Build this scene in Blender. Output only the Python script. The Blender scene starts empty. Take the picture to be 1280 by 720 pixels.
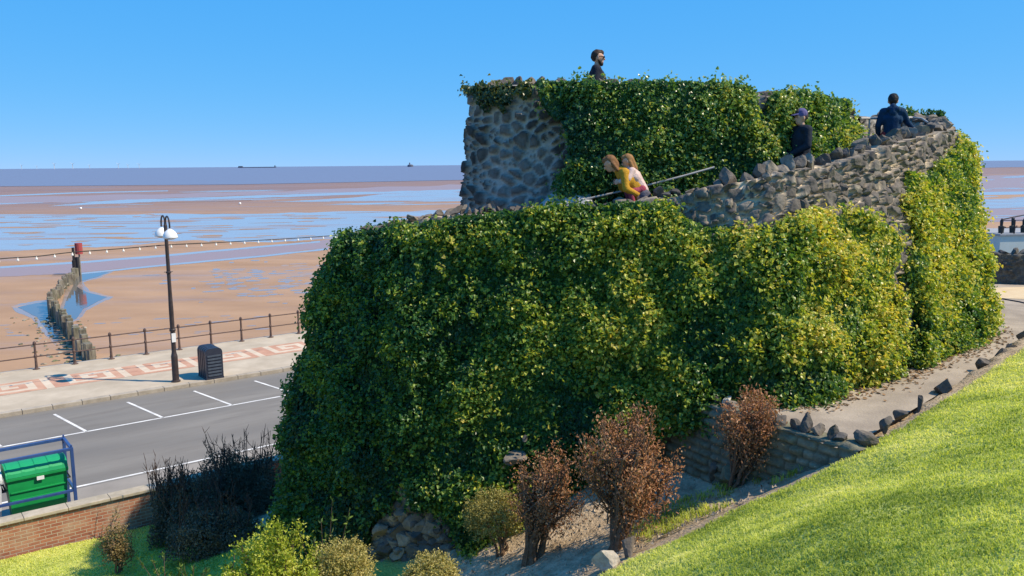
import bpy, bmesh, math, random
import numpy as np
random.seed(11)
rng = np.random.default_rng(11)
SC = bpy.context.scene
COL = SC.collection
R = math.radians

# ------------------------------------------------------------------ camera model (metres, road at z = 0)
F = 1050.0; CZ = 8.2
PITCH = math.atan((360 - 205.7) / F); ROLL = math.atan(10.5 / 1260)
FW = np.array([0, math.cos(PITCH), -math.sin(PITCH)])
_u0 = np.array([0, math.sin(PITCH), math.cos(PITCH)]); _r0 = np.array([1.0, 0, 0])
RT = _r0 * math.cos(ROLL) - _u0 * math.sin(ROLL)
UP = _u0 * math.cos(ROLL) + _r0 * math.sin(ROLL)
CAM = np.array([0, 0, CZ])
def ray(px, py): return FW + RT * ((px - 640) / F) - UP * ((py - 360) / F)
def at(px, py, z):
    d = ray(px, py); return CAM + d * ((z - CZ) / d[2])
def atY(px, py, Y):
    d = ray(px, py); return CAM + d * (Y / d[1])
def proj(P):
    P = np.asarray(P, float) - CAM
    k = np.maximum(P @ FW, 1e-3)
    return 640 + F * (P @ RT) / k, 360 - F * (P @ UP) / k

cam_d = bpy.data.cameras.new('camera'); cam = bpy.data.objects.new('camera', cam_d); COL.objects.link(cam)
cam_d.sensor_width = 36; cam_d.lens = 36 * F / 1280; cam_d.clip_start = 0.1; cam_d.clip_end = 60000
from mathutils import Matrix, Vector
m = Matrix.Identity(4)
for i in range(3):
    m[i][0] = RT[i]; m[i][1] = UP[i]; m[i][2] = -FW[i]; m[i][3] = CAM[i]
cam.matrix_world = m
SC.camera = cam

# road frame: s runs along the road, n towards the sea
RA = R(37.7)
ER = np.array([math.cos(RA), math.sin(RA), 0]); EN = np.array([-math.sin(RA), math.cos(RA), 0])
def sn(s, n, z=0.0): return ER * s + EN * n + np.array([0, 0, z])
def to_sn(p): return float(p[0] * ER[0] + p[1] * ER[1]), float(p[0] * EN[0] + p[1] * EN[1])
K = 0.88

# ------------------------------------------------------------------ light
SUN_EL = 49.5; SUN_AZ = -8.0            # azimuth measured from +X towards +Y (negative: towards the camera side)
sd = bpy.data.lights.new('sun', 'SUN'); so = bpy.data.objects.new('sun', sd); COL.objects.link(so)
sd.energy = 5.0; sd.angle = R(0.53); sd.color = (1.0, 0.85, 0.63)
dirv = Vector((math.cos(R(SUN_EL)) * math.cos(R(SUN_AZ)), math.cos(R(SUN_EL)) * math.sin(R(SUN_AZ)), math.sin(R(SUN_EL))))
so.rotation_euler = dirv.to_track_quat('Z', 'Y').to_euler(); so.location = (20, -5, 30)
W = bpy.data.worlds.new('World'); SC.world = W; W.use_nodes = True
nt = W.node_tree; bg = nt.nodes['Background']
sky = nt.nodes.new('ShaderNodeTexSky'); sky.sky_type = 'NISHITA'; sky.sun_disc = False
sky.sun_elevation = R(SUN_EL); sky.sun_rotation = R(90 - SUN_AZ)
sky.air_density = 0.4; sky.dust_density = 0.0; sky.ozone_density = 4.0; sky.altitude = 0
# the photograph's very blue spring sky: a grade on the sky's three channels
sp_ = nt.nodes.new('ShaderNodeSeparateColor'); cb_ = nt.nodes.new('ShaderNodeCombineColor'); nt.links.new(sky.outputs[0], sp_.inputs[0])
for i_, (g_, a_) in enumerate(((.80, .72), (.27, 2.90), (.07, 6.9))):
    pw = nt.nodes.new('ShaderNodeMath'); pw.operation = 'POWER'; pw.inputs[1].default_value = g_; nt.links.new(sp_.outputs[i_], pw.inputs[0])
    ml_ = nt.nodes.new('ShaderNodeMath'); ml_.operation = 'MULTIPLY'; ml_.inputs[1].default_value = a_; nt.links.new(pw.outputs[0], ml_.inputs[0])
    nt.links.new(ml_.outputs[0], cb_.inputs[i_])
nt.links.new(cb_.outputs[0], bg.inputs[0])
bg.inputs[1].default_value = 0.099
vs = SC.view_settings; vs.view_transform = 'Standard'; vs.look = 'None'; vs.exposure = 0.35; vs.gamma = 1.0; vs.use_curve_mapping = False
SC.cycles.use_denoising = True

# ------------------------------------------------------------------ noise helpers (numpy)
def _hash(ix, iy, iz, k=0):
    h = (ix.astype(np.int64) * 374761393 + iy.astype(np.int64) * 668265263 + iz.astype(np.int64) * 2147483647 + k * 974634541) & 0xFFFFFFFF
    h = ((h ^ (h >> 13)) * 1274126177) & 0xFFFFFFFF
    h = ((h ^ (h >> 16)) * 2246822519) & 0xFFFFFFFF
    return ((h ^ (h >> 15)) & 0xFFFFFF) / float(0xFFFFFF)
def vnoise(P, seed=0):
    P = np.asarray(P, float); I = np.floor(P).astype(np.int64); f = P - I; f = f * f * (3 - 2 * f)
    out = 0
    for dx in (0, 1):
        for dy in (0, 1):
            for dz in (0, 1):
                w = (f[..., 0] if dx else 1 - f[..., 0]) * (f[..., 1] if dy else 1 - f[..., 1]) * (f[..., 2] if dz else 1 - f[..., 2])
                out = out + w * _hash(I[..., 0] + dx, I[..., 1] + dy, I[..., 2] + dz, seed)
    return out
def fbm(P, octaves=4, seed=0):
    P = np.asarray(P, float); a = 0.5; s = 0; t = 0
    for o in range(octaves):
        s = s + a * vnoise(P * 2 ** o, seed + o); t += a; a *= 0.5
    return s / t
def cells(u, w, cu, cw, seed=0, jit=0.85):
    """2-D cellular noise -> F1, F2 (in cell units), id hash of nearest cell."""
    x = u / cu; y = w / cw
    iy = np.floor(y).astype(np.int64); ix = np.floor(x).astype(np.int64)
    z0 = np.zeros_like(ix)
    F1 = np.full(x.shape, 9.0); F2 = np.full(x.shape, 9.0); ID = np.zeros(x.shape)
    for dx in (-1, 0, 1):
        for dy in (-1, 0, 1):
            cx = ix + dx; cy = iy + dy
            jx = cx + 0.5 + jit * (_hash(cx, cy, z0, seed) - .5) + 0.25 * (cy % 2)
            jy = cy + 0.5 + jit * (_hash(cx, cy, z0, seed + 1) - .5)
            d = np.hypot(x - jx, y - jy); idh = _hash(cx, cy, z0, seed + 2)
            nearer = d < F1
            F2 = np.where(nearer, F1, np.minimum(F2, d)); ID = np.where(nearer, idh, ID); F1 = np.where(nearer, d, F1)
    return F1, F2, ID
def sstep(a, b, x):
    t = np.clip((x - a) / (b - a), 0, 1); return t * t * (3 - 2 * t)
def nrm(v): return v / np.maximum(np.linalg.norm(v, axis=-1, keepdims=True), 1e-9)

# ------------------------------------------------------------------ object helpers
WL = {}
def wloc(o):
    v = np.zeros(3)
    while o is not None:
        v = v + WL.get(o.name, np.zeros(3)); o = o.parent
    return v
def link(o, parent=None, loc=None):
    COL.objects.link(o)
    if parent is not None: o.parent = parent
    if loc is not None:
        o.location = loc; WL[o.name] = np.array(loc, float)
    return o
def tag(o, label=None, cat=None, group=None, kind=None):
    if label: o['label'] = label
    if cat: o['category'] = cat
    if group: o['group'] = group
    if kind: o['kind'] = kind
    return o
def empty(name, loc, label, cat, group=None, rz=0.0):
    o = bpy.data.objects.new(name, None); o.empty_display_size = 0.2
    link(o, None, loc); o.rotation_euler = (0, 0, rz)
    return tag(o, label, cat, group)
def build(name, V, faces, mat, parent=None, loc=None, smooth=False, attrs=None, mats=None, midx=None, local=False):
    """faces: array (m,k) or list of such arrays / list of tuples. V in world coordinates unless local."""
    V = np.asarray(V, float)
    me = bpy.data.meshes.new(name)
    if isinstance(faces, np.ndarray): faces = [faces]
    if len(faces) and not isinstance(faces[0], np.ndarray):
        groups = {}
        for f in faces: groups.setdefault(len(f), []).append(f)
        faces = [np.array(g, np.int32) for g in groups.values()]
    off = np.zeros(3)
    if not local:
        off = wloc(parent) if parent is not None else np.zeros(3)
        if loc is not None: off = off + np.array(loc, float)
    X = (V - off).astype(np.float32)
    me.vertices.add(len(X)); me.vertices.foreach_set('co', X.ravel())
    li = np.concatenate([f.ravel() for f in faces]).astype(np.int32)
    ln = np.concatenate([np.full(len(f), f.shape[1], np.int32) for f in faces])
    st = np.concatenate([[0], np.cumsum(ln)[:-1]]).astype(np.int32)
    me.loops.add(len(li)); me.loops.foreach_set('vertex_index', li)
    me.polygons.add(len(ln)); me.polygons.foreach_set('loop_start', st); me.polygons.foreach_set('loop_total', ln)
    if midx is not None: me.polygons.foreach_set('material_index', np.asarray(midx, np.int32))
    me.polygons.foreach_set('use_smooth', np.full(len(ln), bool(smooth)))
    for k, a in (attrs or {}).items():
        at_ = me.attributes.new(k, 'FLOAT', 'POINT'); at_.data.foreach_set('value', np.asarray(a, np.float32))
    me.update(calc_edges=True); me.validate()
    for mm in (mats or [mat]): me.materials.append(mm)
    o = bpy.data.objects.new(name, me)
    return link(o, parent, loc)
def copy_tree(o, parent=None):
    c = o.copy(); COL.objects.link(c)
    if parent is not None: c.parent = parent
    for ch in list(o.children): copy_tree(ch, c)
    return c
class MB:
    """collects primitive shapes; build() links them as one mesh"""
    def __init__(self): self.V = []; self.Fc = []; self.n = 0
    def add(self, V, Fs):
        V = np.asarray(V, float); self.V.append(V)
        for f in Fs: self.Fc.append(tuple(int(i) + self.n for i in f))
        self.n += len(V); return self
    def box(self, c, size, axes=None, bev=0.0):
        hx, hy, hz = [s / 2 for s in size]
        bm = bmesh.new(); bmesh.ops.create_cube(bm, size=1)
        for v in bm.verts: v.co = Vector((v.co.x * 2 * hx, v.co.y * 2 * hy, v.co.z * 2 * hz))
        if bev > 0: bmesh.ops.bevel(bm, geom=bm.edges[:], offset=bev, segments=2, affect='EDGES', profile=.6)
        V = np.array([v.co[:] for v in bm.verts]); bm.verts.index_update()
        Fs = [[v.index for v in f.verts] for f in bm.faces]; bm.free()
        if axes is not None: V = V @ np.array(axes, float)
        return self.add(V + np.array(c, float), Fs)
    def tube(self, pts, rad, sides=8, cap=True):
        P = np.asarray(pts, float); n = len(P)
        rad = np.full(n, rad, float) if np.isscalar(rad) else np.asarray(rad, float)
        T = np.gradient(P, axis=0); T = nrm(T)
        ref = np.array([0, 0, 1.0]) if abs(T[0][2]) < .9 else np.array([1.0, 0, 0])
        V = []; a = np.linspace(0, 2 * math.pi, sides, endpoint=False)
        prev = None
        for i in range(n):
            x = np.cross(T[i], ref) if prev is None else prev - T[i] * (prev @ T[i])
            x = x / max(np.linalg.norm(x), 1e-9); prev = x; y = np.cross(T[i], x)
            V.append(P[i] + rad[i] * (np.cos(a)[:, None] * x + np.sin(a)[:, None] * y))
        V = np.concatenate(V); Fs = []
        for i in range(n - 1):
            for j in range(sides):
                k = (j + 1) % sides
                Fs.append((i * sides + j, i * sides + k, (i + 1) * sides + k, (i + 1) * sides + j))
        if cap: Fs.append(tuple(range(sides))[::-1]); Fs.append(tuple((n - 1) * sides + j for j in range(sides)))
        return self.add(V, Fs)
    def lathe(self, c, prof, sides=16):
        c = np.array(c, float); V = []; Fs = []; a = np.linspace(0, 2 * math.pi, sides, endpoint=False)
        for r, z in prof: V.append(np.stack([c[0] + r * np.cos(a), c[1] + r * np.sin(a), np.full(sides, c[2] + z)], 1))
        for i in range(len(prof) - 1):
            for j in range(sides):
                k = (j + 1) % sides; Fs.append((i * sides + j, i * sides + k, (i + 1) * sides + k, (i + 1) * sides + j))
        Fs.append(tuple(range(sides))[::-1]); Fs.append(tuple((len(prof) - 1) * sides + j for j in range(sides)))
        return self.add(np.concatenate(V), Fs)
    def prism(self, poly, a, b):
        """poly: (k,3) outline, extruded by vector a..b"""
        poly = np.asarray(poly, float); k = len(poly)
        V = np.concatenate([poly + np.array(a, float), poly + np.array(b, float)])
        Fs = [tuple(range(k))[::-1], tuple(range(k, 2 * k))] + [(i, (i + 1) % k, k + (i + 1) % k, k + i) for i in range(k)]
        return self.add(V, Fs)
    def build(self, name, mat, parent=None, loc=None, smooth=False, local=False, attrs=None):
        return build(name, np.concatenate(self.V), self.Fc, mat, parent, loc, smooth, attrs, local=local)

# ------------------------------------------------------------------ materials
def newmat(name):
    mt = bpy.data.materials.new(name); mt.use_nodes = True
    return mt, mt.node_tree, mt.node_tree.nodes['Principled BSDF']
def setp(p, **k):
    for a, v in k.items():
        a = {'rough': 'Roughness', 'spec': 'Specular IOR Level', 'metal': 'Metallic', 'trans': 'Transmission Weight', 'coat': 'Coat Weight'}[a]
        p.inputs[a].default_value = v
def nmat(name, c1, c2=None, scale=4.0, detail=6.0, rough=.8, spec=.25, metal=0.0, bump=0.0, bscale=None, stretch=(1, 1, 1), c3=None, s3=0.6, amt3=.6, coord='Object', lo=.35, hi=.65):
    mt, t, p = newmat(name); N, L = t.nodes, t.links
    setp(p, rough=rough, spec=spec, metal=metal)
    if c2 is None: c2 = tuple(x * .8 for x in c1)
    tc = N.new('ShaderNodeTexCoord'); mp = N.new('ShaderNodeMapping'); mp.inputs['Scale'].default_value = stretch
    L.new(tc.outputs[coord], mp.inputs[0])
    nz = N.new('ShaderNodeTexNoise'); nz.inputs['Scale'].default_value = scale; nz.inputs['Detail'].default_value = detail; nz.inputs['Roughness'].default_value = .65
    L.new(mp.outputs[0], nz.inputs['Vector'])
    rp = N.new('ShaderNodeValToRGB'); rp.color_ramp.elements[0].position = lo; rp.color_ramp.elements[1].position = hi
    rp.color_ramp.elements[0].color = (*c1, 1); rp.color_ramp.elements[1].color = (*c2, 1)
    L.new(nz.outputs[0], rp.inputs[0]); out = rp.outputs[0]
    if c3 is not None:
        n3 = N.new('ShaderNodeTexNoise'); n3.inputs['Scale'].default_value = s3; n3.inputs['Detail'].default_value = 4
        L.new(mp.outputs[0], n3.inputs['Vector'])
        mr = N.new('ShaderNodeMapRange'); mr.inputs[1].default_value = .45; mr.inputs[2].default_value = .7; mr.inputs[4].default_value = amt3
        L.new(n3.outputs[0], mr.inputs[0])
        mx = N.new('ShaderNodeMixRGB'); L.new(mr.outputs[0], mx.inputs[0]); L.new(out, mx.inputs[1]); mx.inputs[2].default_value = (*c3, 1); out = mx.outputs[0]
    L.new(out, p.inputs['Base Color'])
    if bump > 0:
        nb = N.new('ShaderNodeTexNoise'); nb.inputs['Scale'].default_value = bscale or scale * 4; nb.inputs['Detail'].default_value = 5
        L.new(mp.outputs[0], nb.inputs['Vector'])
        bp = N.new('ShaderNodeBump'); bp.inputs['Strength'].default_value = bump; bp.inputs['Distance'].default_value = .03
        L.new(nb.outputs[0], bp.inputs['Height']); L.new(bp.outputs[0], p.inputs['Normal'])
    return mt
def leafmat(name, cols, rough=.45, transl=.3, spec=.5, pos=None):
    """cols: list of colours along attribute 'tone' 0..1"""
    mt, t, p = newmat(name); N, L = t.nodes, t.links
    setp(p, rough=rough, spec=spec)
    a = N.new('ShaderNodeAttribute'); a.attribute_name = 'tone'
    rp = N.new('ShaderNodeValToRGB'); cr = rp.color_ramp
    while len(cr.elements) < len(cols): cr.elements.new(.5)
    for i, c in enumerate(cols):
        cr.elements[i].position = pos[i] if pos else i / (len(cols) - 1); cr.elements[i].color = (*c, 1)
    L.new(a.outputs['Fac'], rp.inputs[0]); L.new(rp.outputs[0], p.inputs['Base Color'])
    tr = N.new('ShaderNodeBsdfTranslucent'); mx = N.new('ShaderNodeMixShader'); mx.inputs[0].default_value = transl
    hv = N.new('ShaderNodeMixRGB'); hv.blend_type = 'MULTIPLY'; hv.inputs[0].default_value = 1; hv.inputs[2].default_value = (1.5, 1.4, .6, 1)
    L.new(rp.outputs[0], hv.inputs[1]); L.new(hv.outputs[0], tr.inputs[0])
    out = N['Material Output']
    L.new(p.outputs[0], mx.inputs[1]); L.new(tr.outputs[0], mx.inputs[2]); L.new(mx.outputs[0], out.inputs[0])
    return mt
def stonemat(name, mortar, cols, mortar2=None):
    mt, t, p = newmat(name); N, L = t.nodes, t.links
    setp(p, rough=.88, spec=.2)
    a = N.new('ShaderNodeAttribute'); a.attribute_name = 'stone'
    b = N.new('ShaderNodeAttribute'); b.attribute_name = 'tone'
    rp = N.new('ShaderNodeValToRGB'); cr = rp.color_ramp
    while len(cr.elements) < len(cols): cr.elements.new(.5)
    for i, c in enumerate(cols): cr.elements[i].position = i / (len(cols) - 1); cr.elements[i].color = (*c, 1)
    L.new(b.outputs['Fac'], rp.inputs[0])
    tc = N.new('ShaderNodeTexCoord')
    nz = N.new('ShaderNodeTexNoise'); nz.inputs['Scale'].default_value = 7; nz.inputs['Detail'].default_value = 8; nz.inputs['Roughness'].default_value = .7
    L.new(tc.outputs['Object'], nz.inputs['Vector'])
    mr = N.new('ShaderNodeMapRange'); mr.inputs[1].default_value = .3; mr.inputs[2].default_value = .7; mr.inputs[3].default_value = .62; mr.inputs[4].default_value = 1.45
    L.new(nz.outputs[0], mr.inputs[0])
    ml = N.new('ShaderNodeMixRGB'); ml.blend_type = 'MULTIPLY'; ml.inputs[0].default_value = 1
    mx = N.new('ShaderNodeMixRGB'); mx.inputs[1].default_value = (*mortar, 1)
    L.new(a.outputs['Fac'], mx.inputs[0]); L.new(rp.outputs[0], mx.inputs[2])
    L.new(mx.outputs[0], ml.inputs[1]); L.new(mr.outputs[0], ml.inputs[2]); 
    L.new(ml.outputs[0], p.inputs['Base Color'])
    nb = N.new('ShaderNodeTexNoise'); nb.inputs['Scale'].default_value = 28; nb.inputs['Detail'].default_value = 6; L.new(tc.outputs['Object'], nb.inputs['Vector'])
    bp = N.new('ShaderNodeBump'); bp.inputs['Strength'].default_value = .6; bp.inputs['Distance'].default_value = .02
    L.new(nb.outputs[0], bp.inputs['Height']); L.new(bp.outputs[0], p.inputs['Normal'])
    return mt
def watermat(name, deep, rough, bump, bscale, stretch, spec=.5, c2=None, ns=.02, dist=.05):
    mt, t, p = newmat(name); N, L = t.nodes, t.links
    setp(p, rough=rough, spec=spec)
    tc = N.new('ShaderNodeTexCoord'); mp = N.new('ShaderNodeMapping'); mp.inputs['Scale'].default_value = stretch
    L.new(tc.outputs['Object'], mp.inputs[0])
    p.inputs['Base Color'].default_value = (*deep, 1)
    if c2:
        nz = N.new('ShaderNodeTexNoise'); nz.inputs['Scale'].default_value = ns; nz.inputs['Detail'].default_value = 7; nz.inputs['Roughness'].default_value = .65
        L.new(mp.outputs[0], nz.inputs['Vector'])
        rp = N.new('ShaderNodeValToRGB'); rp.color_ramp.elements[0].position = .52; rp.color_ramp.elements[1].position = .70
        rp.color_ramp.elements[0].color = (*deep, 1); rp.color_ramp.elements[1].color = (*c2, 1)
        L.new(nz.outputs[0], rp.inputs[0]); L.new(rp.outputs[0], p.inputs['Base Color'])
        m2 = N.new('ShaderNodeMapRange'); m2.inputs[1].default_value = .52; m2.inputs[2].default_value = .70; m2.inputs[3].default_value = rough; m2.inputs[4].default_value = .5
        L.new(nz.outputs[0], m2.inputs[0]); L.new(m2.outputs[0], p.inputs['Roughness'])
    nb = N.new('ShaderNodeTexNoise'); nb.inputs['Scale'].default_value = bscale; nb.inputs['Detail'].default_value = 3
    L.new(mp.outputs[0], nb.inputs['Vector'])
    bp = N.new('ShaderNodeBump'); bp.inputs['Strength'].default_value = bump; bp.inputs['Distance'].default_value = dist
    L.new(nb.outputs[0], bp.inputs['Height']); L.new(bp.outputs[0], p.inputs['Normal'])
    return mt
#PART2
# ================================================================== SETTING: near terrain
def tps(pts):
    P = np.array(pts, float); n = len(P)
    d = np.hypot(P[:, None, 0] - P[None, :, 0], P[:, None, 1] - P[None, :, 1])
    U = np.where(d > 0, d * d * np.log(np.maximum(d, 1e-9)), 0) + np.eye(n) * 1.5
    A = np.zeros((n + 3, n + 3)); A[:n, :n] = U; A[:n, n] = 1; A[:n, n + 1:] = P[:, :2]; A[n, :n] = 1; A[n + 1:, :n] = P[:, :2].T
    w = np.linalg.solve(A, np.concatenate([P[:, 2], np.zeros(3)]))
    def f(x, y):
        x = np.asarray(x, float); y = np.asarray(y, float); out = w[n] + w[n + 1] * x + w[n + 2] * y
        for i in range(n):
            r2 = (x - P[i, 0]) ** 2 + (y - P[i, 1]) ** 2
            out = out + w[i] * .5 * r2 * np.log(np.maximum(r2, 1e-12))
        return out
    return f
PZ = 4.45                                        # level of the upper path
BAST_B = [(367, 650, 17.9), (420, 684, 16.75), (496, 700, 15.9), (600, 670, 15.5), (740, 580, 15.4), (850, 505, 15.2), (960, 512, 14.75), (1040, 482, 15.75), (1098, 464, 16.9), (1146, 442, 18.2), (1208, 412, 20.8)]
BAST_T = [(452, 293, 18.7), (488, 286, 17.75), (555, 270, 16.9), (650, 268, 16.6), (735, 254, 16.5), (838, 236, 16.3), (960, 208, 16.0), (1040, 194, 16.9), (1095, 176, 17.8), (1140, 163, 19.2), (1188, 152, 21.6)]
BB = np.array([atY(a, b, c * K) for a, b, c in BAST_B]); BT = np.array([atY(a, b, c * K) - np.array([0, 0, .16 * float(sstep(650, 760, a))]) for a, b, c in BAST_T])
ctrl = [at(0, 690, .2), at(60, 670, .2), at(150, 716, .22), at(60, 716, .2)]
ctrl += [sn(s, 19.3, .2) for s in (-3, 3, 8, 14, 20)] + [sn(s, 17.6, .25) for s in (2, 6)]
ctrl += [b for b in BB[:5]]
ctrl += [(-3, 11, 1.3), (-1, 11, 1.65), (-6, 12, .55), (-9, 12, .3), (-7, 8, .8), (-3, 7, 2.0), (-10, 5, .5), (-4, 3, 3.2), (-1.5, 4, 4.0)]
ctrl += [atY(650, 692, 12.5), atY(780, 684, 11.5), atY(740, 715, 10.3), atY(850, 590, 13.1), atY(885, 606, 12.5), atY(940, 596, 12.1), atY(1000, 588, 11.4)]
ctrl += [at(1050, 566, 4.40), at(1092, 543, 4.45), at(1180, 491, 4.55), at(1280, 430, 4.75), at(1330, 405, 4.8)]
ctrl += [atY(1000, 650, 8), atY(1000, 720, 6.5), atY(1280, 720, 4.6), atY(1280, 560, 8.4), atY(1150, 600, 8.7), (0, 0, 6.4), (2, 1, 6.4), (6, 2, 6.7), (11, 8, 6.0), (14, 14, 5.2), (0, 5.5, 3.9), (-2, 5.5, 2.9), (2, 5.2, 5.0)]
ctrl += [(13, 20, 4.4), (15, 26, 4.4), (12, 28, 4.3), (20, 26, 4.4), (24, 20, 4.6)]
_tf = tps(ctrl)
def seg_side(P, x, y):
    """signed distance to a polyline P (k,2): positive on the right of travel"""
    best = np.full(np.shape(x), 1e9); sg = np.zeros(np.shape(x))
    for a, b in zip(P[:-1], P[1:]):
        d = np.array(b) - np.array(a); l2 = d @ d
        t = np.clip(((x - a[0]) * d[0] + (y - a[1]) * d[1]) / l2, 0, 1)
        dd = np.hypot(x - a[0] - t * d[0], y - a[1] - t * d[1])
        cr = (x - a[0]) * d[1] - (y - a[1]) * d[0]
        sg = np.where(dd < best, np.sign(cr), sg); best = np.minimum(best, dd)
    return best * sg
def inpoly(P, x, y):
    c = np.zeros(np.shape(x), bool); k = len(P)
    for i in range(k):
        x1, y1 = P[i][:2]; x2, y2 = P[(i + 1) % k][:2]
        if y1 == y2: continue
        c ^= ((y1 > y) != (y2 > y)) & (x < (x2 - x1) * (y - y1) / (y2 - y1) + x1)
    return c
path_left = [atY(845, 500, 13.25)] + [b + (BB[i] - np.array([1.5, 17, 0])) * 0 for i, b in enumerate(BB[5:], 5)]
path_left = [np.array([p[0], p[1]]) for p in path_left] + [at(1236, 352, PZ)[:2]]
path_right = [at(a, b, PZ)[:2] for a, b in ((1046, 560), (1092, 541), (1180, 489), (1232, 462), (1280, 428), (1330, 400), (1400, 352))]
PATH = path_left[:1] + [p + np.array([-.15, .45]) for p in path_left[1:-1]] + path_left[-1:] + path_right[::-1]
RW_A = atY(838, 497, 13.35); RW_B = at(1046, 561, PZ)        # retaining wall line
RW_A[2] = RW_B[2] = PZ
edge_px = [(690, 740, 2.75), (745, 716, 2.9), (800, 690, None), (880, 655, None), (960, 612, None), (1060, 566, 4.4), (1180, 492, 4.55), (1280, 430, 4.75), (1400, 360, 4.9)]
EDGE = []
a0 = atY(745, 716, 10.3); a1 = at(1055, 566, 4.40)
EDGE = [a0 + (a0 - a1) * 1.5, a0, a0 * .5 + a1 * .5 + np.array([-.15, .1, 0]), a1, at(1180, 492, 4.55), at(1280, 430, 4.75), at(1400, 365, 4.9)]
EDGE2 = [p[:2] for p in EDGE]
def zground(x, y):
    x = np.asarray(x, float); y = np.asarray(y, float)
    z = np.clip(_tf(x, y), .15, 7.2)
    s = x * ER[0] + y * ER[1]; n = x * EN[0] + y * EN[1]
    k = sstep(10, 16, s) * sstep(13.5, 18.5, n)
    z = z * (1 - k) + .15 * k
    z = np.where(n > 18.8, np.minimum(z, .2 + (19.5 - n) * .1), z)
    d = inpoly([p for p in PATH], x, y)
    z = np.where(d, np.minimum(z, PZ - .08), z)
    return z
def relief(x, y):
    P = np.stack([np.asarray(x, float), np.asarray(y, float), np.zeros(np.shape(x))], -1)
    return .11 * (fbm(P * [1.7, 1.7, 0], 4, 31) - .5) + .05 * (fbm(P * [5, 5, 0], 3, 33) - .5)
def gp(px, py, it=40):
    """where the line of sight through a photograph point first meets the near ground"""
    d = ray(px, py); t = 2.0; prev = t
    while t < 60:
        p = CAM + d * t
        if p[2] < zground(p[0], p[1]): break
        prev = t; t += .15
    lo, hi = prev, t
    for _ in range(20):
        mid = (lo + hi) / 2; p = CAM + d * mid
        if p[2] < zground(p[0], p[1]): hi = mid
        else: lo = mid
    return CAM + d * hi
st = .14
S_, N_ = np.meshgrid(np.arange(-8, 44, st), np.arange(-16, 19.55, st), indexing='ij')
X_ = S_ * ER[0] + N_ * EN[0]; Y_ = S_ * ER[1] + N_ * EN[1]
Z_ = zground(X_, Y_)
P3 = np.stack([X_, Y_, Z_], -1)
edge_d = seg_side(EDGE2, X_, Y_) + .35 * (fbm(P3 * [1.3, 1.3, 0], 4, 5) - .5)
hill_w = sstep(.12, .26, edge_d)
lawn_d = sn(6.3, 0)[0] * 0 + (6.0 - (S_ + .25 * (N_ - 16))) + .8 * (fbm(P3 * [.8, .8, 0], 3, 9) - .5)
lawn_w = sstep(-.3, .3, lawn_d) * sstep(10.5, 12, N_)
patch = sstep(.63, .74, fbm(P3 * [.9, .9, 0.], 4, 21)) * sstep(-1.6, -.5, edge_d) * .9
track = sstep(-.85, -.6, edge_d) * (1 - sstep(.06, .2, edge_d))
grass_w = np.clip(np.maximum(np.maximum(hill_w, lawn_w), patch * (1 - track)), 0, 1)
Z_ = Z_ + relief(X_, Y_) * (1 - .8 * lawn_w)
Z_ -= .05 * track
ni, nj = X_.shape
idx = np.arange(ni * nj).reshape(ni, nj)
quads = np.stack([idx[:-1, :-1], idx[1:, :-1], idx[1:, 1:], idx[:-1, 1:]], -1).reshape(-1, 4)
def groundmat():
    mt, t, p = newmat('garden ground'); N, L = t.nodes, t.links
    setp(p, rough=.95, spec=.1)
    a = N.new('ShaderNodeAttribute'); a.attribute_name = 'grass'
    b = N.new('ShaderNodeAttribute'); b.attribute_name = 'trodden'
    tc = N.new('ShaderNodeTexCoord')
    def nz(sc, c1, c2, lo=.35, hi=.65, det=8):
        n = N.new('ShaderNodeTexNoise'); n.inputs['Scale'].default_value = sc; n.inputs['Detail'].default_value = det; n.inputs['Roughness'].default_value = .7
        L.new(tc.outputs['Object'], n.inputs['Vector'])
        r = N.new('ShaderNodeValToRGB'); r.color_ramp.elements[0].position = lo; r.color_ramp.elements[1].position = hi
        r.color_ramp.elements[0].color = (*c1, 1); r.color_ramp.elements[1].color = (*c2, 1); L.new(n.outputs[0], r.inputs[0]); return r.outputs[0]
    soil = nz(3.5, (.27, .20, .13), (.64, .51, .36))
    tr = nz(6, (.30, .22, .14), (.55, .44, .31))
    gr = nz(2.2, (.28, .33, .07), (.48, .51, .13))
    m1 = N.new('ShaderNodeMixRGB'); L.new(b.outputs['Fac'], m1.inputs[0]); L.new(soil, m1.inputs[1]); L.new(tr, m1.inputs[2])
    m2 = N.new('ShaderNodeMixRGB'); L.new(a.outputs['Fac'], m2.inputs[0]); L.new(m1.outputs[0], m2.inputs[1]); L.new(gr, m2.inputs[2])
    L.new(m2.outputs[0], p.inputs['Base Color'])
    n = N.new('ShaderNodeTexNoise'); n.inputs['Scale'].default_value = 22; n.inputs['Detail'].default_value = 8; L.new(tc.outputs['Object'], n.inputs['Vector'])
    bp = N.new('ShaderNodeBump'); bp.inputs['Strength'].default_value = .8; bp.inputs['Distance'].default_value = .04
    L.new(n.outputs[0], bp.inputs['Height']); L.new(bp.outputs[0], p.inputs['Normal'])
    return mt
g = build('ground', np.stack([X_, Y_, Z_], -1).reshape(-1, 3), quads, groundmat(), smooth=True, attrs={'grass': grass_w.ravel(), 'trodden': track.ravel()})
tag(g, 'sloping garden ground of bare earth and grass round the ruin', kind='structure')

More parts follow.
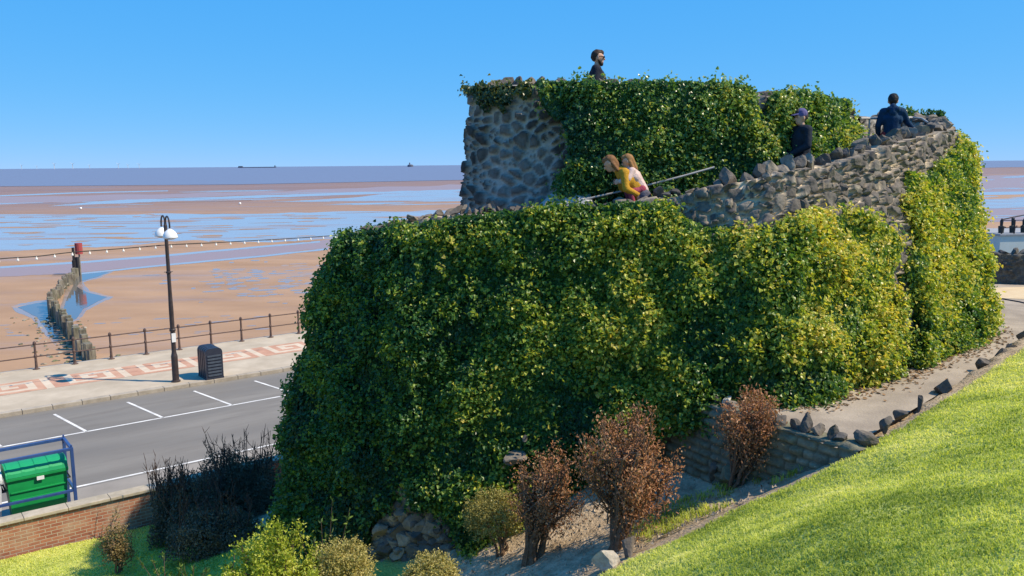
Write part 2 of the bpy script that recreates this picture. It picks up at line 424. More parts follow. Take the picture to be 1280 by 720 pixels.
# ---- upper path
def fan(poly, z):
    return np.array([[p[0], p[1], z] for p in poly]), [tuple(range(len(poly)))]
concrete = nmat('path concrete', (.30, .255, .205), (.42, .36, .29), 1.4, 8, .9, .15, bump=.35, bscale=30, c3=(.22, .185, .15), s3=.8, amt3=.75)
V, f_ = fan(PATH, PZ)
tag(build('path', V, f_, concrete), 'pale worn concrete path curving round the foot of the ruin', kind='structure')
slab = [at(a, b, PZ)[:2] for a, b in ((1238, 360), (1300, 358), (1320, 376), (1236, 372))]
V, f_ = fan(slab, PZ + .006)
tag(build('paving', V, f_, nmat('tan paving', (.55, .42, .26), (.62, .5, .33), 2, 6, .9, .1)), 'tan paved patch at the far bend of the path', kind='structure')
kb = MB(); kp = [at(a, b, PZ) for a, b in ((1236, 373), (1255, 374.5), (1275, 378), (1300, 384))]
kb.tube([p + np.array([0, 0, .01]) for p in kp], .025, 5)
tag(kb.build('drain', nmat('dark drain', (.06, .06, .07), rough=.7)), 'thin dark drain line across the path', kind='structure')
# leaf litter along foot of the ivy

# ================================================================== road, kerb, promenade (local frame: x along the road, y to the sea)
def sheet(name, poly, z, mat, label=None, kind='structure'):
    V = np.array([[a, b, z] for a, b in poly], float)
    o = build(name, V, [tuple(range(len(poly)))], mat, local=True); o.rotation_euler = (0, 0, RA)
    return tag(o, label, kind=kind)
asphalt = nmat('asphalt', (.17, .157, .14), (.24, .225, .2), .9, 9, .85, .25, bump=.3, bscale=60, stretch=(.3, 1.7, 1), c3=(.135, .128, .12), s3=.45, amt3=.75)
footway = nmat('footway', (.235, .215, .19), (.29, .265, .235), 1.2, 8, .88, .2, bump=.2, bscale=40)
sheet('road', [(-60, 23.3), (140, 23.3), (140, 31.8), (-60, 31.8)], 0.0, asphalt, 'grey asphalt seafront road with white bay markings')
sheet('pavement', [(-60, 19.4), (140, 19.4), (140, 23.3), (-60, 23.3)], 0.003, footway, 'pavement strip behind the brick wall')
paint = nmat('white road paint', (.62, .61, .58), (.78, .77, .74), 3, 8, .7, .3, c3=(.35, .34, .32), s3=2.0, amt3=.55)
def strip(p, q, w, z=.006):
    p = np.array(p, float); q = np.array(q, float); d = (q - p) / np.linalg.norm(q - p); nn = np.array([-d[1], d[0]]) * w / 2
    return [p - nn, q - nn, q + nn, p + nn]
V = []; Fs = []
def addstrip(p, q, w):
    b = len(V)
    for c in strip(p, q, w): V.append((c[0], c[1], .006))
    Fs.append((b, b + 1, b + 2, b + 3))
nl = to_sn(at(340, 556, 0)); nl0 = to_sn(at(100, 608, 0)); pk0 = to_sn(at(0, 560, 0)); pk1 = to_sn(at(345, 496, 0))
addstrip((-30, nl[1]), (60, nl[1]), .10)
pn = (pk0[1] + pk1[1]) / 2
addstrip((-30, pn), (60, pn), .10)
t2a = to_sn(at(160, 503, 0)); t2b = to_sn(at(204, 521, 0)); t1a = to_sn(at(67, 517, 0)); t3a = to_sn(at(244, 488, 0)); t4a = to_sn(at(318, 476, 0))
dn = t2b[0] - t2a[0]; sp = (t4a[0] - t1a[0]) / 3
for i in range(-6, 22):
    s0 = t1a[0] + sp * i
    addstrip((s0, t2a[1] + .05), (s0 + dn * .95, pn), .09)
o = build('road_marking', V, Fs, paint, local=True); o.rotation_euler = (0, 0, RA); tag(o, 'white painted bay lines on the road', kind='structure')
kerbmat = nmat('kerb stone', (.30, .26, .205), (.42, .37, .30), 2.5, 8, .9, .2, bump=.3)
mb = MB()
for i in range(-30, 140):
    mb.box((i * .92 + .46, 31.95, .045), (.905, .28, .19), bev=.015)
o = mb.build('kerb', kerbmat, local=True); o.rotation_euler = (0, 0, RA); tag(o, 'stone kerb along the promenade', kind='structure')
promcon = nmat('promenade concrete', (.40, .335, .25), (.52, .445, .34), .9, 8, .88, .2, bump=.15, bscale=30, c3=(.34, .285, .21), s3=.5, amt3=.6)
sheet('promenade', [(-60, 32.05), (140, 32.05), (140, 38.45), (-60, 38.45)], .13, promcon, 'pale concrete seafront promenade')
# Greek key strip of terracotta and cream pavers
motif = ["1111111111", "1000000001", "1011111101", "1010000101", "1010110101", "1010100101", "1010111101", "1010000000"]
motif = ["XXXXXXXX.X", "X......X.X", "X.XXXX.X.X", "X.X..X.X.X", "X.X.XX.X.X", "X.X....X.X", "X.XXXXXX.X"]
cell = .27; V = []; Fs = []; mi = []
rows = len(motif); cols_ = len(motif[0]); n0 = 34.45
for i in range(-60, 140):
    for j in range(rows):
        c = motif[j][i % cols_]; b = len(V); s0 = i * cell; nn = n0 + j * cell
        V += [(s0, nn, .136), (s0 + cell, nn, .136), (s0 + cell, nn + cell, .136), (s0, nn + cell, .136)]; Fs.append((b, b + 1, b + 2, b + 3)); mi.append(0 if c == 'X' else 1)
red = nmat('terracotta paver', (.42, .225, .15), (.52, .30, .205), 2, 6, .85, .2, c3=(.55, .36, .25), s3=1, amt3=.5); cream = nmat('cream paver', (.52, .42, .31), (.62, .52, .40), 2, 6, .85, .2)
o = build('promenade_paving', V, Fs, None, mats=[red, cream], midx=mi, local=True); o.rotation_euler = (0, 0, RA)
tag(o, 'terracotta and cream key pattern paving strip', kind='structure')
V = []; Fs = []
for s0 in (1.6, 16.9):
    b = len(V); V += [(s0, 33.9 if s0 < 5 else 36.7, .136), (s0 + 1.0, 33.9 if s0 < 5 else 36.7, .136), (s0 + 1.0, 34.3 if s0 < 5 else 37.3, .136), (s0, 34.3 if s0 < 5 else 37.3, .136)]; Fs.append((b, b + 1, b + 2, b + 3))
o = build('red_paving', V, Fs, red, local=True); o.rotation_euler = (0, 0, RA); tag(o, 'small red paved panels on the promenade', kind='structure')
mb = MB(); mb.box((40, 38.42, -.45), (200, .26, 1.19), bev=.02)
o = mb.build('sea_wall', nmat('sea wall', (.33, .29, .24), (.45, .4, .33), 1.5, 8, .9, .15, bump=.3), local=True); o.rotation_euler = (0, 0, RA)
tag(o, 'low concrete edge of the promenade above the beach', 'wall')

# ================================================================== beach, channels and sea
BZ = -.9
def beachmat():
    mt, t, p = newmat('wet tidal sand'); N, L = t.nodes, t.links
    tc = N.new('ShaderNodeTexCoord')
    def nz(sc, st_, det=7, ro=.6):
        mp = N.new('ShaderNodeMapping'); mp.inputs['Scale'].default_value = st_; mp.inputs['Rotation'].default_value = (0, 0, R(-6)); L.new(tc.outputs['Object'], mp.inputs[0])
        n = N.new('ShaderNodeTexNoise'); n.inputs['Scale'].default_value = sc; n.inputs['Detail'].default_value = det; n.inputs['Roughness'].default_value = ro
        L.new(mp.outputs[0], n.inputs['Vector']); return n.outputs[0]
    # distance from the promenade decides dry sand -> brown mud
    sx = N.new('ShaderNodeSeparateXYZ'); L.new(tc.outputs['Object'], sx.inputs[0])
    dn = N.new('ShaderNodeMath'); dn.operation = 'MULTIPLY'; dn.inputs[1].default_value = .791; L.new(sx.outputs['Y'], dn.inputs[0])
    dm = N.new('ShaderNodeMath'); dm.operation = 'MULTIPLY_ADD'; dm.inputs[1].default_value = -.612; L.new(sx.outputs['X'], dm.inputs[0]); L.new(dn.outputs[0], dm.inputs[2])
    far = N.new('ShaderNodeMapRange'); far.inputs[1].default_value = 110; far.inputs[2].default_value = 260; L.new(dm.outputs[0], far.inputs[0])
    r1 = N.new('ShaderNodeValToRGB'); r1.color_ramp.elements[0].position = .3; r1.color_ramp.elements[1].position = .7
    r1.color_ramp.elements[0].color = (.32, .19, .10, 1); r1.color_ramp.elements[1].color = (.42, .26, .145, 1); L.new(nz(.12, (1, 2.5, 1)), r1.inputs[0])
    r2 = N.new('ShaderNodeValToRGB'); r2.color_ramp.elements[0].position = .3; r2.color_ramp.elements[1].position = .7
    r2.color_ramp.elements[0].color = (.20, .13, .11, 1); r2.color_ramp.elements[1].color = (.28, .185, .15, 1); L.new(nz(.02, (.25, 2.5, 1)), r2.inputs[0])
    mx = N.new('ShaderNodeMixRGB'); L.new(far.outputs[0], mx.inputs[0]); L.new(r1.outputs[0], mx.inputs[1]); L.new(r2.outputs[0], mx.inputs[2])
    # grey shingle by the sea wall
    near = N.new('ShaderNodeMapRange'); near.inputs[1].default_value = 40.5; near.inputs[2].default_value = 44; near.inputs[3].default_value = .8; near.inputs[4].default_value = 0; 
    wob = N.new('ShaderNodeMath'); wob.operation = 'MULTIPLY_ADD'; wob.inputs[1].default_value = 6; L.new(nz(.3, (1, 1, 1)), wob.inputs[0]); L.new(dm.outputs[0], wob.inputs[2])
    wo2 = N.new('ShaderNodeMath'); wo2.operation = 'SUBTRACT'; wo2.inputs[1].default_value = 3; L.new(wob.outputs[0], wo2.inputs[0])
    L.new(wo2.outputs[0], near.inputs[0])
    m2 = N.new('ShaderNodeMixRGB'); L.new(near.outputs[0], m2.inputs[0]); L.new(mx.outputs[0], m2.inputs[1])
    r4 = N.new('ShaderNodeValToRGB'); r4.color_ramp.elements[0].color = (.22, .17, .12, 1); r4.color_ramp.elements[1].color = (.5, .40, .28, 1); r4.color_ramp.elements[0].position = .35; r4.color_ramp.elements[1].position = .65; L.new(nz(3, (1, 1, 1), 9, .75), r4.inputs[0])
    L.new(r4.outputs[0], m2.inputs[2])
    L.new(m2.outputs[0], p.inputs['Base Color'])
    # wet film
    wet = N.new('ShaderNodeMapRange'); wet.inputs[1].default_value = .5; wet.inputs[2].default_value = .66; wet.inputs[3].default_value = .7; wet.inputs[4].default_value = .28; L.new(nz(.05, (.4, 2.2, 1), 9, .7), wet.inputs[0])
    L.new(wet.outputs[0], p.inputs['Roughness']); setp(p, spec=.32)
    bp = N.new('ShaderNodeBump'); bp.inputs['Strength'].default_value = .5; bp.inputs['Distance'].default_value = .05; L.new(nz(1.2, (1, 2, 1), 6), bp.inputs['Height']); L.new(bp.outputs[0], p.inputs['Normal'])
    return mt
V = np.array([sn(-30000, 38.5, BZ), sn(30000, 38.5, BZ), sn(30000, 40000, BZ), sn(-30000, 40000, BZ)])
# a big sheet with nearer subdivisions
tag(build('beach', V, [(0, 1, 2, 3)], beachmat()), 'wide brown tidal sand and mud flats', kind='structure')
V = np.array([sn(-400, -400, -.25), sn(400, -400, -.25), sn(400, 38.5, -.25), sn(-400, 38.5, -.25)])
tag(build('land', V, [(0, 1, 2, 3)], nmat('land under everything', (.12, .14, .06), (.2, .2, .1), .2)), 'low land under the garden and road', kind='structure')

sea_m = watermat('muddy sea', (.19, .155, .185), .30, .5, .25, (.15, 1, 1), .4, dist=.3)
mud_m = watermat('muddy shallow channel', (.30, .215, .20), .42, .4, 1.2, (.4, 1, 1), .4, dist=.05)
blue_m = watermat('sky lit shallow water', (.32, .34, .37), .20, .25, .55, (.35, 1.6, 1), .5, dist=.06)
rip_m = watermat('rippled shallow water', (.32, .34, .37), .20, .35, .5, (.3, 1.6, 1), .5, c2=(.27, .19, .16), ns=.13, dist=.06)
pool_m = watermat('still beach pool', (.12, .12, .12), .03, .25, 2.0, (1, 1, 1), .5, dist=.02)
film_m = watermat('thin wet film', (.30, .22, .17), .18, .5, 1.5, (.5, 1.5, 1), .5, c2=(.42, .27, .16), ns=.25, dist=.03)
def wiggle(poly, amp, seed, stepn=14):
    out = []; k = len(poly)
    for i in range(k):
        a = np.array(poly[i], float); b = np.array(poly[(i + 1) % k], float)
        for t in np.linspace(0, 1, stepn, endpoint=False):
            q = a + (b - a) * t; e = min(t, 1 - t, .25) * 4
            n1 = fbm(np.array([[q[0] * .05, q[1] * .3, seed]]), 3, seed)[0] - .5
            out.append((q[0], q[1] + amp * 2 * n1 * e))
    return out
def water(name, px, dz, mat, label, amp=1.5, seed=1):
    dz = dz * .2; pts = [at(a, b, BZ + dz) for a, b in wiggle(px, amp, seed)]
    return tag(build(name, np.array(pts), [tuple(range(len(pts)))], mat), label, kind='structure')
# far sea: everything beyond the last sand bar
pts = [at(a, b, BZ + .12) for a, b in ((-900, 242.5), (-300, 236.5), (0, 233), (300, 230.5), (600, 224.5), (900, 217.5), (1260, 209), (1700, 199.5 + 8))]
far0 = [ (-30000, 45000, BZ + .12), (40000, 45000, BZ + .12)]
pts2 = [np.array(p) for p in pts] + [np.array([40000, 30000, BZ + .12]), np.array([40000, 45000, BZ + .12]), np.array([-40000, 45000, BZ + .12]), np.array([-40000, 600, BZ + .12])]
tag(build('sea', np.array(pts2), [tuple(range(len(pts2)))], sea_m), 'flat muddy purple blue sea reaching the horizon', kind='structure')
water('tidal_shallows', [(-300, 262), (0, 246), (200, 243), (420, 236), (600, 230), (900, 222), (1240, 221), (1700, 220), (1700, 236), (1240, 241), (900, 238), (600, 240), (300, 244), (0, 256), (-300, 272)], .03, mud_m, 'purple brown shallows between sand bars', 2, 3)
water('tidal_streak', [(60, 258), (130, 251), (240, 247), (420, 241), (600, 236), (600, 238.5), (420, 244), (250, 250), (140, 254.5)], .06, blue_m, 'thin bright streak of water on the flats', .8, 4)
water('tidal_streak', [(340, 252), (440, 247), (520, 239), (590, 241), (640, 246), (640, 252), (500, 251)], .065, rip_m, 'bright pale pool on the far flats', 1.2, 5)
water('tidal_streak', [(0, 244), (90, 240.5), (210, 238), (210, 239), (90, 242), (0, 245.5)], .065, blue_m, 'hair thin streak of water near the sea', .2, 6)
water('tidal_channel', [(-300, 282), (0, 268), (300, 267.5), (600, 262), (640, 284), (500, 290), (420, 298), (340, 303), (240, 300), (140, 308), (0, 314), (-300, 330)], .03, rip_m, 'broad sky blue rippled tidal channel', 2.5, 7)
water('tidal_channel', [(-300, 372), (0, 334), (110, 327), (220, 318), (330, 308), (420, 299), (640, 284), (640, 290), (420, 309), (330, 319), (220, 329), (100, 341), (0, 346), (-300, 390)], .05, mud_m, 'purple muddy channel curving across the sand', 1.5, 8)
water('tidal_streak', [(0, 333), (110, 326), (220, 317), (330, 307), (400, 301), (400, 303), (330, 309), (220, 319.5), (110, 328.5), (0, 335.5)], .07, blue_m, 'bright rim of the muddy channel', .5, 9)
water('tidal_streak', [(100, 341), (220, 329), (330, 319), (410, 310), (410, 312), (330, 321), (220, 331), (100, 343)], .07, blue_m, 'bright lower rim of the muddy channel', .5, 19)
water('beach_pool', [(84, 344), (110, 340), (136, 340), (122, 346), (100, 352), (96, 358), (108, 365), (134, 371), (118, 379), (104, 386), (96, 398), (84, 402), (78, 390), (84, 372), (92, 356)], .05, pool_m, 'blue pool of water beside the timber groyne', .8, 10)
water('beach_pool', [(22, 384), (45, 379), (62, 377), (66, 392), (72, 410), (66, 424), (58, 412), (46, 396), (30, 388)], .05, pool_m, 'blue pool on the left side of the groyne', .8, 11)
0 and water('damp_sand', [(215, 352), (260, 346), (330, 340), (400, 338), (430, 350), (400, 366), (330, 372), (250, 366), (225, 360)], .04, film_m, 'glistening damp patch on the sand', 2, 12)
for nm, cx, cy, pl in (('a', 105, 366, [(84, 344), (110, 340), (142, 339), (126, 347), (104, 353), (112, 364), (142, 371), (122, 381), (108, 388), (99, 400), (82, 405), (74, 390), (80, 370)]), ('b', 48, 400, [(14, 383), (45, 376), (66, 375), (70, 392), (78, 412), (70, 432), (54, 416), (40, 398), (22, 391)])):
    water('wet_margin', pl, .02, film_m, 'damp sand margin round a beach pool', 1.6, 31)
# right hand side of the ruin
water('tidal_streak', [(1180, 241), (1300, 239), (1500, 236), (1500, 239), (1300, 242.5), (1180, 244.5)], .065, blue_m, 'bright streak of water on the right', .3, 13)
water('tidal_channel', [(1150, 251), (1300, 247), (1500, 243), (1500, 254), (1300, 259), (1150, 262)], .065, rip_m, 'blue channel right of the ruin', .8, 14)
water('tidal_shallows', [(1150, 222), (1300, 218), (1600, 212), (1600, 232), (1300, 240), (1150, 243)], .045, mud_m, 'purple shallows right of the ruin', .8, 15)
water('tidal_shallows', [(1150, 262), (1300, 259), (1600, 254), (1600, 268), (1300, 276), (1150, 280)], .045, mud_m, 'purple mud right of the ruin', .8, 16)
def slivers(name, n, fx, fy, wpx, hpx, dz, mat, label, seed, slope=-.045):
    """many thin irregular films of water lying on the flats, as one sheet"""
    r = np.random.default_rng(seed); V = []; Fs = []
    for k in range(n):
        x = fx(r); y = fy(r, x); w = r.uniform(*wpx) * .5; h = r.uniform(*hpx) * .5; a = np.linspace(0, 2 * math.pi, 12, endpoint=False)
        rad = 1 + .35 * (r.random(12) - .5); b0 = len(V)
        for t, q in zip(a, rad):
            px_, py_ = x + w * math.cos(t) * q, y + h * math.sin(t) * q + slope * w * math.cos(t)
            V.append(at(px_, py_, BZ + dz * .2 + k * .00003))
        Fs.append(tuple(range(b0, b0 + 12)))
    return tag(build(name, np.array(V), Fs, mat), label, kind='structure')
slivers('wet_film', 110, lambda r: r.normal(330, 55), lambda r, x: r.normal(352, 11), (4, 26), (.8, 2.2), .012, film_m, 'glistening wet films on the near sand', 3)
slivers('wet_film', 26, lambda r: r.uniform(-40, 640), lambda r, x: 240 + r.random() * 22 - x * .012, (30, 150), (.3, 1.0), .08, blue_m, 'bright hair thin water streaks on the far flats', 4, -.02)
slivers('sand_bar', 95, lambda r: r.uniform(-40, 420) if r.random() < .6 else r.uniform(0, 640), lambda r, x: 270 + r.random() * 40 - x * .02, (10, 70), (.4, 1.4), .085, bpy.data.materials['wet tidal sand'], 'low brown sand ripples breaking the surface of the channel', 5, -.02)
slivers('wet_film', 30, lambda r: r.uniform(1200, 1330), lambda r, x: 215 + r.random() * 62 - (x - 1240) * .02, (10, 60), (.4, 1.4), .09, blue_m, 'thin water streaks right of the ruin', 6, -.02)
slivers('wet_film', 40, lambda r: r.uniform(0, 330), lambda r, x: 402 + r.random() * 24 - x * .03, (6, 30), (.6, 1.6), .012, film_m, 'damp streaks near the groyne', 7)
#PART3
# ================================================================== THE RUIN
def crom(P, m):
    """Catmull-Rom through P (k,d) -> m points, evenly spaced in arc length of the first three columns"""
    P = np.asarray(P, float); Q = np.concatenate([[2 * P[0] - P[1]], P, [2 * P[-1] - P[-2]]])
    out = []
    for i in range(len(P) - 1):
        p0, p1, p2, p3 = Q[i:i + 4]
        for t in np.linspace(0, 1, 24, endpoint=False):
            out.append(.5 * (2 * p1 + (p2 - p0) * t + (2 * p0 - 5 * p1 + 4 * p2 - p3) * t * t + (3 * p1 - p0 - 3 * p2 + p3) * t ** 3))
    out.append(P[-1]); out = np.array(out)
    d = np.concatenate([[0], np.cumsum(np.linalg.norm(np.diff(out[:, :3], axis=0), axis=1))])
    s = np.linspace(0, d[-1], m)
    return np.stack([np.interp(s, d, out[:, k]) for k in range(out.shape[1])], 1)
class Wall:
    """a curved battered wall: base line and top line, both (k,3)"""
    def __init__(self, base, top, centre, res=.045, belly=0.0, sink=.4):
        B = np.array(base, float); T = np.array(top, float); B[:, 2] -= sink
        BTc = np.concatenate([B, T], 1)
        L = np.sum(np.linalg.norm(np.diff(B, axis=0), axis=1)); m_ = int(L / res)
        C = crom(BTc, m_); self.B = C[:, :3]; self.T = C[:, 3:]
        H = np.max(np.linalg.norm(self.T - self.B, axis=1)); r = int(H / res); self.r = r; self.m = m_
        v = np.linspace(0, 1, r)
        self.P = self.B[None] + (self.T - self.B)[None] * v[:, None, None]
        self.cen = np.array(centre, float)
        du = np.gradient(self.P, axis=1); dv = np.gradient(self.P, axis=0)
        Nn = nrm(np.cross(du, dv)); out = self.P - self.cen; out[..., 2] = 0
        sgn = np.sign(np.sum(Nn * out, -1, keepdims=True)); Nn = Nn * np.where(np.median(sgn) < 0, -1, 1)
        self.N = Nn
        arc = np.concatenate([[0], np.cumsum(np.linalg.norm(np.diff(self.B[:, :2], axis=0), axis=1))])
        self.u = np.broadcast_to(arc[None, :], (r, m_)); self.w = self.P[..., 2]
        if belly: self.P = self.P + self.N * (belly * np.sin(math.pi * v) ** 1.0)[:, None, None]
    def masonry(self, cu, cw, depth, seed, mort=.12, patchy=0.0, tone_shift=0.0):
        u = self.u + .25 * (fbm(np.stack([self.u * 1.5, self.w * 1.5, self.u * 0], -1), 3, seed) - .5)
        w = self.w + .25 * (fbm(np.stack([self.u * 1.5, self.w * 1.5, self.u * 0 + 9], -1), 3, seed + 3) - .5)
        F1, F2, ID = cells(u, w, cu, cw, seed)
        stone = sstep(mort * .55, mort * 1.05, F2 - F1)
        f1, f2, id2 = cells(u + 5, w + 5, cu * .55, cw * .55, seed + 30); small = ((ID * 13.7) % 1) > .62
        stone = np.where(small, stone * sstep(mort * .6, mort * 1.3, f2 - f1), stone); F1 = np.where(small, f1, F1); ID = np.where(small, (ID + id2) % 1, ID)
        if patchy: stone = stone * (1 - patchy * sstep(.52, .62, fbm(np.stack([self.u * .7, self.w * .9, self.u * 0 + 3], -1), 3, seed + 7)))
        fine = fbm(np.stack([self.u * 7, self.w * 7, ID * 40], -1), 3, seed + 5) - .5
        tilt = (np.sin(ID * 50) * (u % 1 - .5) + np.cos(ID * 70) * (w % 1 - .5)) * .03
        d = depth * stone * (.40 + 1.0 * ID) * (1 - .15 * F1 ** 2) + .05 * fine * stone * depth / .08 + .012 * fine + tilt * stone * depth / .08
        tone = np.clip(.15 + .7 * ((ID * 7.31) % 1) + .5 * fine + tone_shift, 0, 1)
        return d, stone, tone
    def mesh(self, name, mat, parent, d, stone, tone, thick=.5, inner=1.1):
        r, m_ = self.r, self.m
        Q = self.P + self.N * d[..., None]
        # ragged crest, then across the thickness and down the inner face
        hn = self.N[-1].copy(); hn[:, 2] = 0; hn = nrm(hn)
        top = Q[-1]
        bump = .10 * (fbm(np.stack([self.u[-1] * 2.2, self.u[-1] * 0, self.u[-1] * 0], -1), 3, 77) - .4)
        rows = [Q, (top - hn * thick * .4 + np.stack([bump * 0, bump * 0, bump], 1))[None], (top - hn * thick * .8 + np.stack([bump * 0, bump * 0, bump * .7], 1))[None], (top - hn * thick)[None] - [0, 0, .05], (top - hn * thick)[None] - [0, 0, inner]]
        V = np.concatenate(rows, 0); R_ = V.shape[0]
        ext = lambda a, val: np.concatenate([a, np.full((4, m_), val)], 0)
        i = np.arange(R_ * m_).reshape(R_, m_)
        q = np.stack([i[:-1, :-1], i[:-1, 1:], i[1:, 1:], i[1:, :-1]], -1).reshape(-1, 4)
        return build(name, V.reshape(-1, 3), q, mat, parent, smooth=True, attrs={'stone': ext(stone, .6).ravel(), 'tone': ext(tone, .5).ravel()})

CEN = np.array([1.6, 17.5, 0])
castle = empty('castle_ruin', (1.6, 17.5, 0.5), 'large round rubble stone folly ruin with a ramp behind its boulder topped parapet', 'ruin')
stone_lit = stonemat('rubble of the outer wall', (.50, .42, .31), [(.055, .05, .052), (.13, .115, .10), (.075, .07, .07), (.20, .175, .145), (.09, .085, .082), (.30, .26, .20)])  # lighter tan rubble, sunlight on the outer wall put into the colours
stone_dk = stonemat('rubble of the upper tower', (.33, .315, .285), [(.035, .034, .034), (.07, .065, .06), (.045, .043, .042), (.10, .09, .08), (.055, .05, .048)])  # darker grey rubble, shade of the tower face put into the colours
# outer wall: hidden far ends added so that it wraps round the back
base = [(-2.2, 17.6, .6)] + [tuple(b) for b in BB] + [(10.6, 21.5, 4.2), (8.5, 24.0, 3.5)]
top = [(-1.8, 18.0, 6.8)] + [tuple(b) for b in BT] + [(9.9, 21.2, 9.2), (8.2, 23.4, 9.1)]
OW = Wall(base, top, CEN, belly=.12, res=.03)
d, s_, t_ = OW.masonry(.23, .23, .13, 5, .17)
# string courses: the parapet is set back a little above a ledge about 0.95 m under the crest
under = OW.T[None, :, 2] - OW.w
d = d + .07 * (sstep(.70, .78, under)) * 1.0
OW.P = OW.P
OW.mesh('outer_wall', stone_lit, castle, d, s_, t_, thick=.45, inner=1.2)
# upper tower
TWR_B = [(577, 285, 19.6), (592, 285, 18.9), (640, 290, 18.35), (706, 285, 18.15), (757, 275, 17.9), (880, 250, 18.0), (960, 232, 18.4), (1032, 212, 19.3), (1062, 198, 20.6)]
TWR_T = [(592, 113, 19.7), (604, 109, 19.1), (650, 106, 18.6), (703, 109, 18.4), (752, 108, 18.15), (880, 110, 18.25), (960, 121, 18.6), (1030, 128, 19.5), (1058, 140, 20.8)]
TB = [atY(a, b, c * K) for a, b, c in TWR_B]; TT = [atY(a, b, c * K) for a, b, c in TWR_T]
TB = [(-.6, 20.0, 6.0)] + [tuple(x) for x in TB] + [(7.0, 20.6, 7.4)]
TT = [(-.5, 20.1, 9.8)] + [tuple(x) for x in TT] + [(6.9, 20.8, 9.5)]
TW = Wall(TB, TT, (2.5, 19.5, 0), res=.04, sink=.3)
d2, s2, t2 = TW.masonry(.27, .23, .10, 23, .26, patchy=.30)
TW.mesh('tower_wall', stone_dk, castle, d2, s2, t2, thick=.4, inner=1.0)
# tower platform and ramp walkway
walk = nmat('ramp stone', (.26, .23, .19), (.36, .32, .27), 3, 6, .9, .15, bump=.3)
rim = [p - np.array([0, 0, 1.05]) for p in TW.T]; zc = np.mean([p[2] for p in rim])
V = np.array(list(rim) + [np.array([2.8, 18.5, zc])]); nR = len(rim)
build('platform', V, [(i, i + 1, nR) for i in range(nR - 1)], walk, castle)
# ramp: from the crest of the outer wall across to the foot of the tower
inn = np.array([OW.T[i] - nrm(np.array([OW.N[-1][i][0], OW.N[-1][i][1], 0])) * .4 - [0, 0, 1.0] for i in range(OW.m)])
tb2 = TW.P[int(TW.r * .12)]
V = []; 
for i in range(0, OW.m, 6):
    p = inn[i]; j = np.argmin(np.hypot(tb2[:, 0] - p[0], tb2[:, 1] - p[1])); q = tb2[j].copy(); q[2] = p[2]; q = q + (q - p) * .15
    V += [p, q]
build('ramp', np.array(V), [(2 * i, 2 * i + 2, 2 * i + 3, 2 * i + 1) for i in range(len(V) // 2 - 1)], walk, castle)

# irregular boulders
_ico = bmesh.new(); bmesh.ops.create_icosphere(_ico, subdivisions=3, radius=1)
ICO_V = np.array([v.co[:] for v in _ico.verts]); ICO_F = [tuple(v.index for v in f.verts) for f in _ico.faces]; _ico.free()
def rock(seed, size, cuts=13, rough=.13):
    r = np.random.default_rng(seed); V = ICO_V.copy()
    for _ in range(cuts):
        n = nrm(r.normal(size=3)); dd = r.uniform(.32, .72); k = V @ n
        V = V - n * np.maximum(k - dd, 0)[:, None]
    V = V * (1 + rough * (fbm(V * 3.2 + seed, 4, seed % 50)[:, None] - .5) * 2)
    return V * np.array(size) / 2 / np.max(np.abs(V), 0)
def rotz(V, a): c, s = math.cos(a), math.sin(a); return V @ np.array([[c, s, 0], [-s, c, 0], [0, 0, 1]])
def rotx(V, a): c, s = math.cos(a), math.sin(a); return V @ np.array([[1, 0, 0], [0, c, s], [0, -s, c]])
rockmat = stonemat('weathered boulders', (.3, .27, .22), [(.06, .056, .055), (.15, .13, .11), (.085, .08, .076), (.25, .215, .17), (.11, .10, .09)])
class RockPile:
    def __init__(self): self.V = []; self.F = []; self.t = []; self.n = 0
    def add(self, c, size, seed, rz=0., tilt=0., tone=None):
        v = rotz(rotx(rock(seed, size), tilt), rz) + np.array(c); self.V.append(v)
        self.F.append(np.array(ICO_F) + self.n); self.n += len(v)
        self.t.append(np.full(len(v), rng.random() if tone is None else tone)); return self
    def build(self, name, mat, parent=None, loc=None):
        t = np.concatenate(self.t)
        return build(name, np.concatenate(self.V), np.concatenate(self.F), mat, parent, loc, attrs={'stone': np.ones_like(t), 'tone': t})
# upright coping stones along the parapet from the left end to the top of the ramp
rp = RockPile(); arc = OW.u[-1]; pos = arc[np.argmin(np.abs(proj(OW.T)[0] - 412))]
end = arc[-1]; k = 0
while pos < end:
    i = np.searchsorted(arc, pos); i = min(i, OW.m - 1)
    px_, py_ = proj(OW.T[i])
    big = sstep(690, 860, px_) 
    L = rng.uniform(.14, .28) * (.75 + .3 * big); h = rng.uniform(.26, .50) * (.5 + .5 * big) * (1 - .35 * sstep(1040, 1090, px_)) * (1 - .42 * sstep(690, 720, px_) * sstep(915, 880, px_))
    hn = nrm(np.array([OW.N[-1][i][0], OW.N[-1][i][1], 0])); az = math.atan2(hn[1], hn[0]) - math.pi / 2
    c = OW.T[i] - hn * rng.uniform(.05, .3) + np.array([0, 0, h * .18 + rng.uniform(-.05, .06)])
    rp.add(c, (L * 1.05, rng.uniform(.28, .45), h), 100 + k, az + rng.uniform(-.5, .5), rng.uniform(-.35, .35)); k += 1
    if rng.random() < .5 and big > .5:
        rp.add(c + hn * .12 - np.array([0, 0, .28]), (L, .35, h * .8), 600 + k, az + rng.uniform(-.6, .6), rng.uniform(-.4, .4)); 
    pos += L * rng.uniform(.72, 1.02)
rp.build('coping', rockmat, castle)
# jutting boulders in the bare band of the outer wall
rp = RockPile()
for k in range(300):
    i = rng.integers(0, OW.m); j = int(OW.r * rng.uniform(.55, .99)); px_, py_ = proj(OW.P[j, i])
    if not (800 < px_ < 1135): continue
    s = rng.uniform(.12, .27)
    RockPile().add(OW.P[j, i] + OW.N[j, i] * .08, (s, s * .8, s * rng.uniform(.6, 1.1)), 900 + k, rng.uniform(0, 6), rng.uniform(-.5, .5)).build('rubble_stone', rockmat, castle)
